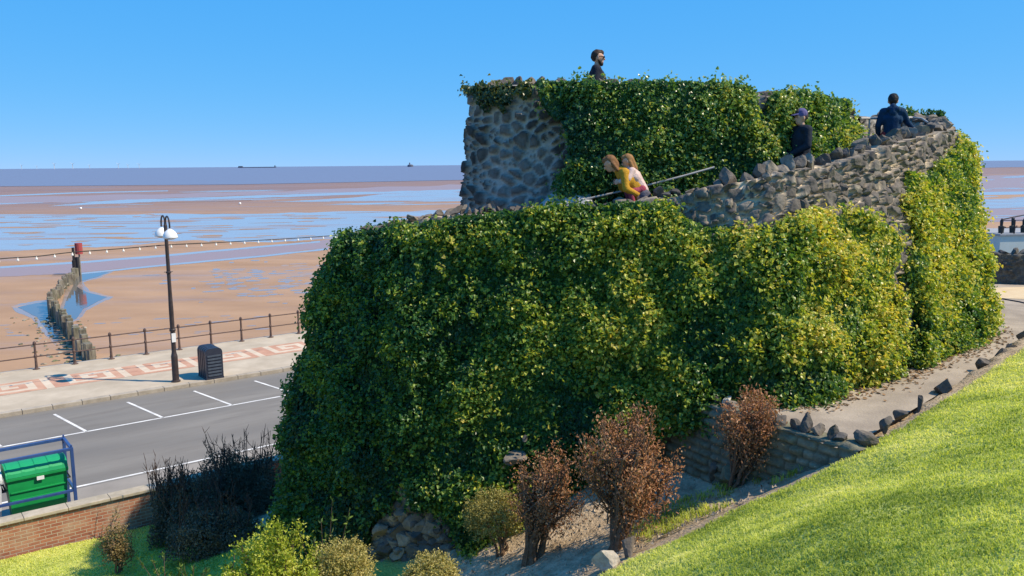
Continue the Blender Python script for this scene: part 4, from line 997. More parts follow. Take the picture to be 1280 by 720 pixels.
# dark hedge in the shadow of the ruin
hp = sn(10.3, 18.75, .2)
hroot = None
hb = atY(270, 640, 18.0); hb[2] = float(zground(hb[0], hb[1]))
hA = to_sn(atY(205, 640, 17.2)); hB = to_sn(atY(330, 640, 19.5))
def hedge(label, px0, px1, ytop, Yc, n_, seed, shoots):
    c0 = atY((px0 + px1) / 2, ytop, Yc); b = np.array([c0[0], c0[1], float(zground(c0[0], c0[1]))])
    root = empty('hedge', b, label, 'hedge', 'dark hedge clumps along the garden wall')
    w = (px1 - px0) / 2 * px2m(Yc); h = c0[2] - b[2]; r = np.random.default_rng(seed)
    v = r.normal(size=(n_, 3)); v /= np.linalg.norm(v, axis=1)[:, None]; v[:, 2] = np.abs(v[:, 2])
    q = r.uniform(.4, 1.06, n_) ** .5 * (.70 + .55 * vnoise(v * 3.0 + seed))
    q = np.sign(v) * np.abs(v) ** .85 * q[:, None]
    C = b + q * [w, w * .7, h]
    L = r.uniform(.035, .07, n_)
    V, Fq = leaf_arrays(C, r.normal(size=(n_, 3)) + [0, 0, .5], v + r.normal(size=(n_, 3)) * .6, L, L * .55, .1, 'oval')
    build('crown', V, Fq, darkleaf, root, attrs={'tone': np.repeat(np.clip(r.normal(.45, .22, n_), 0, 1), 6)})
    mb = MB()
    for k in range(9):
        a = r.uniform(0, 6.28); e = b + np.array([math.cos(a) * w * .6, math.sin(a) * w * .4, h * .75]); mb.tube([b - [0, 0, .1], b * .5 + e * .5 + r.normal(size=3) * .08, e], [.035, .022, .01], 5)
    for k in range(shoots):
        a = r.uniform(-1, 1); s0 = b + np.array([a * w * .9, r.uniform(-.4, .3) * w, h * .75]); L_ = r.uniform(.4, .95); dr = nrm(np.array([r.normal() * .25, r.normal() * .2, 1]))
        mb.tube([s0, s0 + dr * L_ * .5 + r.normal(size=3) * .03, s0 + dr * L_], [.014, .009, .003], 4)
        n2 = 5
        for q2 in range(n2):
            p = s0 + dr * L_ * r.uniform(.45, .95); mb.tube([p, p + r.normal(size=3) * .06 + [0, 0, .12]], [.008, .003], 4)
    mb.build('twigs', twig_dark, root)
    return root
hedge('dark hedge clump with tall bare shoots in the shadow of the ruin', 182, 282, 602, 17.3, 16000, 31, 70)
hedge('low dark hedge clump in deep shade behind the lime bush', 206, 322, 642, 15.9, 14000, 37, 25)
hedge('dark rounded hedge clump tucked against the left foot of the ivy', 246, 356, 566, 18.9, 16000, 33, 36)
# spiky fronds at the bottom
def fronds(label, px, py, Y, n_, h, seed, cat='plant'):
    c = atY(px, py, Y); b = np.array([c[0], c[1], float(zground(c[0], c[1]))]); h = max(h, c[2] - b[2])
    r = np.random.default_rng(seed); root = empty('spiky_plant', b, label, cat, 'spiky plants at the foot of the lawn'); mb = MB()
    LC = []; LT = []
    for k in range(n_):
        a = r.uniform(0, 6.28); sp = r.uniform(.1, .5); hh = h * r.uniform(.6, 1.1)
        pts = [b, b + np.array([math.cos(a) * sp * .4, math.sin(a) * sp * .4, hh * .6]), b + np.array([math.cos(a) * sp, math.sin(a) * sp, hh])]
        mb.tube(pts, [.012, .008, .003], 4)
        t = r.uniform(.3, 1, 34)[:, None]; pc = np.array(pts[0]) * (1 - t) + np.array(pts[2]) * t + np.sin(t * 3.14) * .0
        LC.append(pc); LT.append(nrm(pts[2] - pts[0])[None] * .8 + r.normal(size=(34, 3)) * .5)
    mb.build('stem', twig_dark, root); C = np.concatenate(LC); n = len(C); L = r.uniform(.05, .10, n)
    V, Fq = leaf_arrays(C, np.concatenate(LT), r.normal(size=(n, 3)) + [0, -.4, .6], L, L * .35, .1, 'oval')
    build('leaves', V, Fq, frondm, root, attrs={'tone': np.repeat(np.clip(r.normal(.45, .25, n), 0, 1), 6)})
fronds('green leafy shoots in the shade left of the lime bush', 236, 706, 13.0, 16, .6, 41)
fronds('taller green shoots rising out of the lime bush', 402, 640, 11.0, 9, 1.0, 43)
fronds('thin pale green shoots just left of the lime bush', 204, 704, 13.4, 9, .5, 47)

# ---- grass blades
grassm = leafmat('grass blades', [(.20, .28, .05), (.44, .52, .10), (.62, .67, .19), (.76, .75, .36)], .55, .46, .2)
def blades(name, pts, h, label, seed):
    r = np.random.default_rng(seed); n = len(pts); a = r.uniform(0, 6.28, n); lean = r.uniform(.3, 1.05, n)
    dr = np.stack([np.cos(a), np.sin(a), np.zeros(n)], 1); wv = np.stack([-np.sin(a), np.cos(a), np.zeros(n)], 1)
    w = (.0025 + .0008 * np.linalg.norm(pts[:, :2], axis=1) * .45)[:, None]
    v0 = pts - wv * w; v1 = pts + wv * w; m1 = pts + dr * (lean * h * .35)[:, None] + np.array([0, 0, 1.0]) * (h * .6)[:, None]
    v2 = m1 + wv * w * .7; v3 = m1 - wv * w * .7; tp = pts + dr * (lean * h)[:, None] + np.array([0, 0, 1.0]) * (h * (1 - .45 * lean))[:, None]
    V = np.stack([v0, v1, v2, v3, tp], 1).reshape(-1, 3); b = np.arange(n)[:, None] * 5
    tone = np.clip(.5 + 1.5 * (fbm(pts * [.8, .8, 0.], 5, 3) - .5) + .5 * (fbm(pts * [4., 4., 0.], 3, 8) - .5) + r.normal(size=n) * .17, 0, 1)
    o = build(name, V, [b + np.array([[0, 1, 2, 3]]), b + np.array([[3, 2, 4]])], grassm, None, attrs={'tone': np.repeat(tone, 5)})
    return tag(o, label, kind='stuff')
def scatter(n, fn, seed):
    r = np.random.default_rng(seed); px = r.uniform(-40, 1330, n); py = r.uniform(400, 760, n); return px, py
# ground points sampled over the visible hill, denser near the camera
r_ = np.random.default_rng(5); M_ = 1300000
x = r_.uniform(-3, 19, M_); y = r_.uniform(2.5, 19, M_)
dens = np.clip((7.0 / np.hypot(x, y)) ** 1.6, .12, 1)
keep = r_.random(M_) < dens; x = x[keep]; y = y[keep]
ed = seg_side(EDGE2, x, y) + .35 * (fbm(np.stack([x * 1.3, y * 1.3, 0 * x], 1) , 4, 5) - .5)
pz = zground(x, y); P = np.stack([x, y, pz], 1); qx, qy = proj(P)
keep = (ed > .2) & (qx > 560) & (qx < 1560) & (qy < 900) & ~inpoly(PATH, x, y); P = P[keep]; ed = ed[keep]; P[:, 2] += relief(P[:, 0], P[:, 1])
hgt = .52 * (.03 + .045 * fbm(P * [1.1, 1.1, 0], 3, 12) + .035 * fbm(P * [5, 5, 0], 2, 13)) * r_.uniform(.6, 1.25, len(P)) * (1 + .5 * np.exp(-ed / .25))
blades('grass', P, hgt, 'sunlit lawn grass on the bank', 6)
# rough tufts on the bare slope and by the retaining wall
x = r_.uniform(-2, 6, 200000); y = r_.uniform(7, 14.5, 200000); ed = seg_side(EDGE2, x, y) + .35 * (fbm(np.stack([x * 1.3, y * 1.3, 0 * x], 1), 4, 5) - .5)
pt = fbm(np.stack([x * .9, y * .9, 0 * x], 1), 4, 21)
keep = (pt > .62) & (ed > -1.6) & (ed < -.42) & (r_.random(len(x)) < .22)
x, y = x[keep], y[keep]; P = np.stack([x, y, zground(x, y) + relief(x, y)], 1); P = P[~inpoly(PATH, x, y)]
blades('grass', P, r_.uniform(.05, .15, len(P)), 'rough grass tufts on the bare slope', 7)
x = r_.uniform(-16, -2, 160000); y = r_.uniform(9, 20, 160000); s_q = x * ER[0] + y * ER[1]; n_q = x * EN[0] + y * EN[1]
keep = (s_q < 6.2) & (n_q < 19.4) & (n_q > 11.5); x, y = x[keep], y[keep]; P = np.stack([x, y, zground(x, y)], 1)
qx, qy = proj(P); P = P[(qx > -20) & (qy < 750)]
blades('grass', P, r_.uniform(.02, .05, len(P)), 'short lawn grass below the brick wall', 8)
# fallen leaves along the foot of the ivy
LP = []
for i in range(0, OW.m, 1):
    b = OW.B[i]; a, c = proj(b + np.array([0, 0, PZ - b[2]]))
    if 960 < a < 1240 and b[1] < 19.5:
        for _ in range(3): LP.append([b[0] + rng.normal(.35, .22), b[1] - abs(rng.normal(.35, .22)), PZ + .012])
LP = np.array(LP); LP = LP[inpoly(PATH, LP[:, 0], LP[:, 1])]
V, Fq = leaf_arrays(LP, rng.normal(size=LP.shape) * [1, 1, .1], np.array([[0, 0, 1.]]) + rng.normal(size=LP.shape) * .3, rng.uniform(.04, .09, len(LP)), rng.uniform(.03, .07, len(LP)), .15)
tag(build('fallen_leaves', V, Fq, nmat('dead leaves', (.16, .09, .045), (.36, .24, .13), 9), None), 'dry leaves scattered along the foot of the ivy', kind='stuff')
# pebbles and clods on the bare slope
x = r_.uniform(-3, 5, 9000); y = r_.uniform(8.5, 14, 9000); ed = seg_side(EDGE2, x, y); keep = (ed < -.2) & (ed > -3.2) & (r_.random(9000) < .35); x, y = x[keep], y[keep]
P = np.stack([x, y, zground(x, y) + relief(x, y) + .008], 1); P = P[~inpoly(PATH, x, y)]
tet = np.array([[1, 0, -.3], [-.5, .87, -.3], [-.5, -.87, -.3], [0, 0, .8]]); sc_ = r_.uniform(.008, .035, len(P))
ang = r_.uniform(0, 6.28, len(P)); ca, sa = np.cos(ang), np.sin(ang)
V = np.stack([tet[None, :, 0] * ca[:, None] - tet[None, :, 1] * sa[:, None], tet[None, :, 0] * sa[:, None] + tet[None, :, 1] * ca[:, None], np.broadcast_to(tet[None, :, 2], (len(P), 4))], -1) * sc_[:, None, None] + P[:, None]
b = np.arange(len(P))[:, None] * 4; Fq = np.concatenate([b + np.array([[0, 1, 3]]), b + np.array([[1, 2, 3]]), b + np.array([[2, 0, 3]])])
tag(build('gravel', V.reshape(-1, 3), Fq, nmat('small stones', (.2, .15, .1), (.5, .42, .32), 6), None), 'small stones and clods on the bare slope', kind='stuff')
#PART5
# ================================================================== street furniture and other objects
navy = nmat('dark navy paint', (.020, .026, .045), (.03, .036, .055), 6, 4, .42, .45)
pole_m = nmat('black brown column paint', (.035, .026, .026), (.055, .042, .040), 5, 4, .45, .4)
white_p = nmat('white gloss', (.74, .74, .72), (.82, .82, .80), 4, 4, .3, .5)
steel = nmat('weathered galvanised rail', (.34, .33, .31), (.46, .44, .41), 6, 5, .55, .4, metal=.3)
def at_sn(s, n, z, rz=0.): return sn(s, n, z)
LOCAL = RA
def rempty(name, s, n, z, label, cat, group=None, turn=0.):
    o = empty(name, tuple(sn(s, n, z)), label, cat, group, RA + turn); return o
# --- twin crook street lamp (local frame: x along road, y to the sea)
ls, ln = to_sn(at(220, 477, .13)); LH = atY(209, 270, at(220, 477, .13)[1])[2] - .13
lamp = rempty('street_lamp', ls, ln, .13, 'tall dark street lamp with two white bell shades on the promenade', 'street lamp')
mb = MB(); mb.lathe((0, 0, 0), [(.17, 0), (.17, .05), (.125, .07), (.12, 1.0), (.095, 1.1), (.085, 1.16), (.085, LH * .45), (.07, LH * .55), (.065, LH - .35), (.05, LH - .3), (.03, LH - .12)], 14); mb.build('column', pole_m, lamp, local=True, smooth=False)
mb = MB(); mb.lathe((0, 0, 1.95), [(.10, 0), (.115, .02), (.115, .08), (.10, .1)], 12); mb.build('collar', pole_m, lamp, local=True); mb = MB(); mb.lathe((0, 0, LH * .66), [(.075, 0), (.10, .02), (.10, .06), (.075, .08)], 12)
mb.tube([(-.16, 0, LH * .67), (.16, 0, LH * .67)], .015, 6); mb.build('collar', pole_m, lamp, local=True)
mb = MB(); mb.box((.0, -.105, 1.72), (.15, .02, .34)); mb.build('number_plate', white_p, lamp, local=True)
for sg in (-1, 1):
    a = np.linspace(0, math.pi, 12); arcp = [(0, sg * (.02), LH - .45)] + [(0, sg * (.27 - .26 * math.cos(t)), LH - .30 + .30 * math.sin(t)) for t in a] + [(0, sg * .53, LH - .42)]
    arm = MB().tube(arcp, .032, 8).build('arm', pole_m, lamp, local=True)
    sh = MB().lathe((0, sg * .53, LH - .78), [(.265, .0), (.26, .04), (.24, .13), (.19, .22), (.11, .29), (.05, .33)], 18).build('lamp_shade', white_p, arm, local=True, smooth=True)
    MB().lathe((0, sg * .53, LH - .84), [(.10, 0), (.18, .03), (.25, .058)], 16).build('lens', nmat('lamp lens', (.5, .5, .5), rough=.2, spec=.5), sh, local=True)
# --- slatted litter bin with an arched top
bs, bn = to_sn(at(270, 472, .13)); bw, bd_, bh = .66, .95, 1.22
litter = rempty('litter_bin', bs - .1, bn + .25, .13, 'dark navy slatted litter bin with a rounded top beside the street lamp', 'litter bin', turn=0)
def arch(w, h, rr=.2, n=8):
    pts = [(-w / 2, 0, .06), (w / 2, 0, .06)]
    for t in np.linspace(0, math.pi, n * 2): pts.append((w / 2 * math.copysign(abs(math.cos(t)) ** .55, math.cos(t)), 0, h - .22 + .22 * math.sin(t) ** .8))
    return np.array(pts)
MB().prism(arch(bw - .05, bh - .03), (0, -bd_ / 2 + .03, 0), (0, bd_ / 2, 0)).build('body', navy, litter, local=True)
for k in range(5):
    y = -bd_ / 2 + k * (bd_ - .12) / 4; MB().prism(arch(bw, bh), (0, y, 0), (0, y + .12, 0)).build('rib', navy, litter, local=True)
for k in range(7):
    mb = MB(); mb.box((0, -bd_ / 2 - .012, .16 + k * .125), (bw - .14, .025, .07), bev=.008); mb.build('slat', nmat('bin slat', (.045, .06, .085), (.07, .09, .12), 6, 4, .38, .5) if k == 0 else bpy.data.materials['bin slat'], litter, local=True)
mb = MB(); mb.box((0, 0, .03), (bw + .02, bd_ + .02, .08)); mb.build('plinth', navy, litter, local=True)
# --- promenade railing
rust = nmat('rusty brown railing paint', (.075, .048, .042), (.13, .085, .07), 9, 5, .6, .3)
ps = [to_sn(at(a, b, .13))[0] for a, b in ((50, 466), (145, 453), (231, 441), (347, 425))]
rn = 38.2; p0 = to_sn(at(50, 466, .13))[0]; p1 = to_sn(at(347, 425, .13))[0]; psp = (p1 - p0) / 7
rail = rempty('promenade_railing', p0, rn, .13, 'brown two bar seafront railing along the edge of the promenade', 'railing')
cols = list(range(-3, 12)) + list(range(48, 74))
proto = None
for k in cols:
    x = k * psp
    if proto is None:
        mb = MB(); mb.lathe((0, 0, 0), [(.13, 0), (.13, .025), (.075, .04), (.055, .10), (.045, .5), (.062, .53), (.062, .58), (.043, .61), (.043, 1.0), (.06, 1.03), (.068, 1.08), (.05, 1.13), (.02, 1.16)], 10)
        proto = mb.build('post', rust, rail, local=True); o = proto
    else:
        o = proto.copy(); COL.objects.link(o); o.parent = rail
    o.location = (x, 0, 0)
for z in (.52, 1.02):
    MB().tube([(-5 * psp, 0, z), (80 * psp, 0, z)], .026, 8).build('rail', rust, rail, local=True)
# --- timber groyne
gt = nmat('wet groyne timber', (.10, .085, .07), (.30, .27, .21), 5, 6, .85, .2, bump=.5, stretch=(1, 1, .3), c3=(.09, .11, .05), s3=1.2, amt3=.7)
gpts = [at(a, b, BZ) for a, b in ((116, 459), (106, 446), (96, 434), (88, 422), (78, 408), (69, 396), (62, 386), (66, 379), (73, 371), (80, 363), (87, 356), (93, 349), (98, 343))]
groyne = empty('timber_groyne', tuple(gpts[0]), 'crooked row of weathered timber piles running out over the sand', 'groyne')
gl = np.array(gpts); gd = np.concatenate([[0], np.cumsum(np.linalg.norm(np.diff(gl, axis=0), axis=1))])
t = 0; k = 0
while t < gd[-1]:
    c = np.array([np.interp(t, gd, gl[:, j]) for j in range(3)]) + [rng.normal() * .08, rng.normal() * .08, 0]
    nearw = 1 - min(t / 16, 1); h = rng.uniform(.65, 1.05) * (1.15 if t < 16 else .95); w = rng.uniform(.24, .34)
    ax = rotz(np.eye(3), rng.uniform(-.3, .3) + RA)
    mb = MB(); mb.box(c + [0, 0, h / 2 - .2], (w, w * .9, h + .4), ax, bev=.035); mb.build('pile', gt, groyne); k += 1
    t += w * (1.25 if t < 18 else 2.1) + rng.uniform(.05, .25)
# planks between piles (lower wale)
mb = MB()
for a, b in zip(gpts[:-1], gpts[1:]): mb.tube([a + [0, 0, .22], b + [0, 0, .22]], .09, 5)
mb.build('wale', gt, groyne)
# rubble and weed at the near end
rp = RockPile()
for k in range(130):
    tt = rng.uniform(0, 17); c = np.array([np.interp(tt, gd, gl[:, j]) for j in range(3)]) + [rng.normal() * .9 - .5, rng.normal() * .5 - .2, .02]
    if to_sn(c)[1] < 38.9: continue
    s = rng.uniform(.1, .34); rp.add(c, (s, s, s * .5), 7000 + k, rng.uniform(0, 6), 0, tone=rng.random())
o = rp.build('rubble', stonemat('weedy beach rubble', (.2, .2, .15), [(.13, .13, .10), (.25, .22, .17), (.10, .12, .06), (.35, .31, .25)])); tag(o, 'scattered grey rubble at the foot of the groyne', kind='stuff')
# marker posts at the end of the groyne
for (a, b, top_, lab, red_) in ((94, 345, 309, 'tall black timber marker post at the far end of the groyne', False), (101, 343, 304, 'thin marker post topped with a red can shape beside the black post', True)):
    c = at(a, b, BZ); h = (b - top_) / F * c[1] * 1.0
    o = empty('beacon_post', tuple(c), lab, 'marker post')
    if not red_:
        MB().lathe(c, [(.17, 0), (.17, h * .55), (.11, h * .56), (.11, h)], 8).build('post', nmat('tarred post', (.03, .03, .035), rough=.8), o)
        MB().box(c + [.2, .1, h * .33], (.25, .3, h * .66)).build('fender', bpy.data.materials['tarred post'], o)
    else:
        MB().lathe(c, [(.07, 0), (.07, h * .8)], 8).build('post', nmat('grey post', (.25, .23, .2), rough=.8), o)
        MB().lathe(c + [0, 0, h * .66], [(.30, 0), (.30, .95)], 12).build('can_topmark', nmat('red topmark', (.36, .07, .07), rough=.7), o)
# --- festoon of bulbs strung between lamp columns
fz = [(-60, 331), (0, 323.5), (45, 320.5), (83, 316), (120, 313), (155, 310.5), (190, 307.5), (210, 306), (255, 304), (320, 300.5), (380, 297), (450, 292)]
ly = at(220, 477, .13)[1]; fest_pts = []
fa = atY(-60, 331, sn(ls - 8, ln)[1]); 
for a, b in fz:
    # vertical plane through the lamp, parallel to the road
    d = ray(a, b); tt = (ln + .25 - CAM @ EN) / (d @ EN); fest_pts.append(CAM + d * tt)
fest_pts = np.array(fest_pts)
fst = empty('light_string', tuple(fest_pts[0]), 'festoon cable of small white bulbs slung past the street lamp', 'light string')
MB().tube(crom(fest_pts, 90), .018, 5).build('cable', nmat('black cable', (.03, .03, .03), rough=.6), fst)
fd = np.concatenate([[0], np.cumsum(np.linalg.norm(np.diff(fest_pts, axis=0), axis=1))]); bulb = None
bl = nmat('white bulb', (.8, .78, .70), (.85, .83, .78), rough=.25, spec=.5)
for k, q in enumerate(np.arange(.2, fd[-1] - .2, .56)):
    c = np.array([np.interp(q, fd, fest_pts[:, j]) for j in range(3)])
    if bulb is None:
        bulb = MB().lathe((0, 0, -.16), [(.010, .03), (.034, .045), (.042, .07), (.03, .10), (.018, .125), (.018, .16)], 8).build('bulb', bl, fst, local=True); o = bulb
    else:
        o = bulb.copy(); COL.objects.link(o); o.parent = fst
    o.location = c - fest_pts[0]
# --- buoys, far fort, far ship, turbines
for (a, b, lab) in ((101, 262, 'small white mooring buoy stranded on the flats to the left'), (300, 256, 'small white mooring buoy stranded on the flats near the pale pool')):
    c = at(a, b, BZ); o = empty('buoy', tuple(c), lab, 'buoy', 'white buoys on the flats'); s = c[1] / F * 3.2 / 2
    MB().lathe(c, [(s * .4, 0), (s * .85, s * .4), (s, s), (s * .8, s * 1.6), (s * .35, s * 1.9)], 12).build('float', white_p, o, smooth=True)
    MB().lathe(c + [0, 0, s * 1.85], [(s * .15, 0), (s * .15, s * .5)], 6).build('mast', rust, o)
hz = nmat('far silhouette', (.10, .12, .17), (.13, .15, .2), 1, rough=.9)
Yf = 5200.; c = atY(513, 208.6, Yf); c[2] = BZ + .2; u_ = Yf / F
fort = empty('sea_fort', tuple(c), 'dark sea fort standing on the horizon', 'sea fort')
MB().lathe(c, [(3.6 * u_, -1), (3.6 * u_, 2.2 * u_), (3.0 * u_, 2.6 * u_), (1.6 * u_, 3.0 * u_)], 14).build('drum', hz, fort)
MB().lathe(c + [-.8 * u_, 0, 2.9 * u_], [(.9 * u_, 0), (.8 * u_, 1.3 * u_), (.3 * u_, 2.6 * u_)], 8).build('tower', hz, fort)
Yf = 7000.; c = atY(322, 208.2, Yf); c[2] = BZ + .2; u_ = Yf / F
ship = empty('cargo_ship', tuple(c), 'long low cargo ship on the horizon', 'ship')
hull = np.array([(-24 * u_, 0, 0), (21 * u_, 0, 0), (24 * u_, 0, 1.1 * u_), (-24 * u_, 0, .8 * u_)])
MB().prism(hull + c, (0, -14, 0), (0, 14, 0)).build('hull', hz, ship)
MB().box(c + np.array([-21 * u_, 0, 1.4 * u_]), (5 * u_, 20, 1.6 * u_)).build('bridge', hz, ship)
MB().box(c + np.array([21.5 * u_, 0, 1.5 * u_]), (1.2 * u_, 6, 2.4 * u_)).build('mast', hz, ship)
tw = nmat('white turbine', (.62, .64, .66), rough=.6)
tproto = None
for k, (a, hgt_) in enumerate(((27, 8), (46, 6), (68, 10), (91, 10), (112, 7), (148, 9), (160, 7), (174, 8))):
    Yf = 11000.; c = atY(a, 209, Yf); c[2] = BZ; u_ = Yf / F
    if tproto is None:
        tproto = empty('wind_turbine', tuple(c), 'faint white wind turbine standing out at sea on the horizon', 'wind turbine', 'far wind turbines on the horizon')
        MB().lathe((0, 0, 0), [(.35 * u_, 0), (.22 * u_, 6 * u_)], 6).build('tower', tw, tproto, local=True)
        for q in range(3):
            an = q * 2.094 + .4; MB().tube([(0, -4, 6 * u_), (math.cos(an) * 3.4 * u_, -4, 6 * u_ + math.sin(an) * 3.4 * u_)], [.25 * u_, .08 * u_], 4).build('blade', tw, tproto, local=True)
        o = tproto
    else: o = copy_tree(tproto); o.location = c
    o.scale = (hgt_ / 10,) * 3; o['label'] = 'faint white wind turbine on the horizon, %s of eight' % ('leftmost', 'second from the left', 'third from the left', 'fourth from the left', 'fifth from the left', 'sixth from the left', 'seventh from the left', 'rightmost')[k]
# --- brick garden wall
def brickmat():
    mt, t, p = newmat('red brick'); N, L = t.nodes, t.links; setp(p, rough=.9, spec=.15)
    tc = N.new('ShaderNodeTexCoord'); sx = N.new('ShaderNodeSeparateXYZ'); cx = N.new('ShaderNodeCombineXYZ'); L.new(tc.outputs['Object'], sx.inputs[0]); L.new(sx.outputs['X'], cx.inputs[0]); L.new(sx.outputs['Z'], cx.inputs[1])
    b = N.new('ShaderNodeTexBrick'); b.inputs['Scale'].default_value = 1; b.inputs['Brick Width'].default_value = .225; b.inputs['Row Height'].default_value = .075; b.inputs['Mortar Size'].default_value = .008; b.inputs['Bias'].default_value = -.1
    b.inputs['Color1'].default_value = (.40, .17, .10, 1); b.inputs['Color2'].default_value = (.27, .10, .065, 1); b.inputs['Mortar'].default_value = (.42, .35, .27, 1); L.new(cx.outputs[0], b.inputs['Vector'])
    nz = N.new('ShaderNodeTexNoise'); nz.inputs['Scale'].default_value = 2.2; nz.inputs['Detail'].default_value = 7; L.new(tc.outputs['Object'], nz.inputs['Vector'])
    mr = N.new('ShaderNodeMapRange'); mr.inputs[1].default_value = .45; mr.inputs[2].default_value = .72; mr.inputs[4].default_value = .65; L.new(nz.outputs[0], mr.inputs[0])
    mx = N.new('ShaderNodeMixRGB'); mx.inputs[2].default_value = (.46, .36, .26, 1); L.new(mr.outputs[0], mx.inputs[0]); L.new(b.outputs[0], mx.inputs[1]); L.new(mx.outputs[0], p.inputs['Base Color'])
    bp = N.new('ShaderNodeBump'); bp.inputs['Strength'].default_value = .5; bp.inputs['Distance'].default_value = .01; bp.invert = True; L.new(b.outputs['Fac'], bp.inputs['Height']); L.new(bp.outputs[0], p.inputs['Normal'])
    return mt
wn = to_sn(at(0, 655, .95))[1]
bwall = rempty('garden_wall', 0, wn, 0, 'low red brick garden wall with a weathered stone coping', 'wall')
mb = MB(); mb.box((8, .16, .41), (50, .24, .98)); mb.build('brickwork', brickmat(), bwall, local=True)
copm = nmat('weathered coping', (.36, .31, .23), (.52, .45, .35), 3, 7, .9, .15, bump=.35, c3=(.22, .2, .15), s3=1.1)
mb = MB()
for k in range(-19, 40): mb.box((k * .84, .16, .935), (.832, .36, .07), bev=.012)
mb.build('coping', copm, bwall, local=True)
# --- blue bin cage and the two wheeled bins
blue = nmat('blue frame paint', (.025, .06, .19), (.04, .085, .24), 6, 4, .4, .45)
cgs, cgn = to_sn(atY(97, 640, at(97, 640, .1)[1])); cgs, cgn = to_sn(at(97, 649, 0))
CW, CD, CH = 3.4, .95, 1.72
cage = rempty('bin_store', cgs, cgn, .003, 'open blue tube frame store round the wheeled bins', 'bin store')
for (x, y, nm) in ((0, 0, 'post'), (-CW, 0, 'post'), (0, CD, 'post'), (-CW, CD, 'post')):
    mb = MB(); mb.box((x, y, CH / 2), (.07, .07, CH), bev=.008); mb.build('post', blue, cage, local=True)
for (c, s) in (((-CW / 2, 0, CH + .005), (CW + .07, .068, .068)), ((-CW / 2, CD, CH + .005), (CW + .07, .068, .068)), ((-CW / 2, 0, CH * .42), (CW - .07, .06, .06)), ((-CW / 2, CD, CH * .42), (CW - .07, .06, .06)), ((0, CD / 2, CH + .012), (.066, CD - .07, .066)), ((0, CD / 2, CH * .42), (.06, CD - .07, .06)), ((-CW, CD / 2, CH + .012), (.066, CD - .07, .066))):
    mb = MB(); mb.box(c, s, bev=.008); mb.build('bar', blue, cage, local=True)
for y in (0, CD): MB().tube([(0, y, CH), (.0, y, CH + .10)], .022, 6).build('stub', blue, cage, local=True)
def wheelie(x, colr, label, lidc):
    o = rempty('wheeled_bin', cgs + x, cgn + .50, .003, label, 'wheeled bin', 'large wheeled bins in the blue store')
    body = nmat('bin ' + label.split()[1], colr, tuple(q * .86 for q in colr), 3, 5, .42, .4, c3=tuple(q * .6 for q in colr), s3=2, amt3=.3); w, d, h = 1.20, .74, 1.26
    lid = nmat('lid ' + label.split()[1], lidc, tuple(q * .9 for q in lidc), 3, 4, .45, .4)
    V = []; 
    for z, f in ((.2, .90), (1.0, 1.0), (h, 1.0)): V += [(-w / 2 * f, -d / 2 * f, z), (w / 2 * f, -d / 2 * f, z), (w / 2 * f, d / 2 * f, z), (-w / 2 * f, d / 2 * f, z)]
    Fs = [(3, 2, 1, 0), (8, 9, 10, 11)]
    for r2 in range(2):
        for k in range(4): Fs.append((r2 * 4 + k, r2 * 4 + (k + 1) % 4, r2 * 4 + 4 + (k + 1) % 4, r2 * 4 + 4 + k))
    build('body', V, Fs, body, o, local=True)
    for k in range(4):
        mb = MB(); mb.box((0, -d / 2 * (.92 + .025 * k) - .012, .34 + .19 * k), (w * .93, .03, .035), bev=.008); mb.build('ridge', body, o, local=True)
    mb = MB(); mb.box((0, -d / 2 - .015, h - .03), (w + .06, .07, .07), bev=.015); mb.box((0, d / 2 + .015, h - .03), (w + .06, .07, .07), bev=.015); mb.box((w / 2 + .015, 0, h - .03), (.07, d - .04, .07), bev=.015); mb.box((-w / 2 - .015, 0, h - .03), (.07, d - .04, .07), bev=.015); mb.build('rim', body, o, local=True)
    a = np.linspace(0, math.pi, 11); prof = np.array([(0, -(d / 2 + .05) * math.cos(t), h + .012 + .22 * math.sin(t) ** .8) for t in a]); 
    mb = MB(); mb.prism(prof, (-w / 2 - .03, 0, 0), (w / 2 + .03, 0, 0)); L_ = mb.build('lid', lid, o, local=True)
    for k in range(-2, 3):
        pr = prof * [1, 1, 1]; pr[:, 2] += .012; mb = MB(); mb.prism(pr, (k * .28 - .03, 0, 0), (k * .28 + .03, 0, 0)); mb.build('lid_rib', lid, L_, local=True)
    mb = MB(); mb.box((.05, -d / 2 - .055, h - .10), (.15, .012, .085)); mb.build('label_plate', white_p, o, local=True)
    blk = bpy.data.materials.get('black rubber') or nmat('black rubber', (.02, .02, .02), rough=.7)
    for sx_ in (-1, 1):
        for sy in (-1, 1):
            mb = MB(); mb.tube([(sx_ * w * .36, sy * d * .3 - .02, .1), (sx_ * w * .36, sy * d * .3 + .02, .1)], .1, 12); mb.build('wheel', blk, o, local=True)
    for sx_ in (-1, 1): MB().tube([(sx_ * (w / 2 + .02), -.2, .96), (sx_ * (w / 2 + .09), -.2, .96), (sx_ * (w / 2 + .09), .2, .96), (sx_ * (w / 2 + .02), .2, .96)], .018, 6).build('handle', blk, o, local=True)
wheelie(-.72, (.01, .30, .075), 'large green wheeled bin inside the blue store', (.015, .33, .12))
wheelie(-2.05, (.62, .63, .62), 'large white wheeled bin half out of frame beside the green one', (.66, .67, .66))
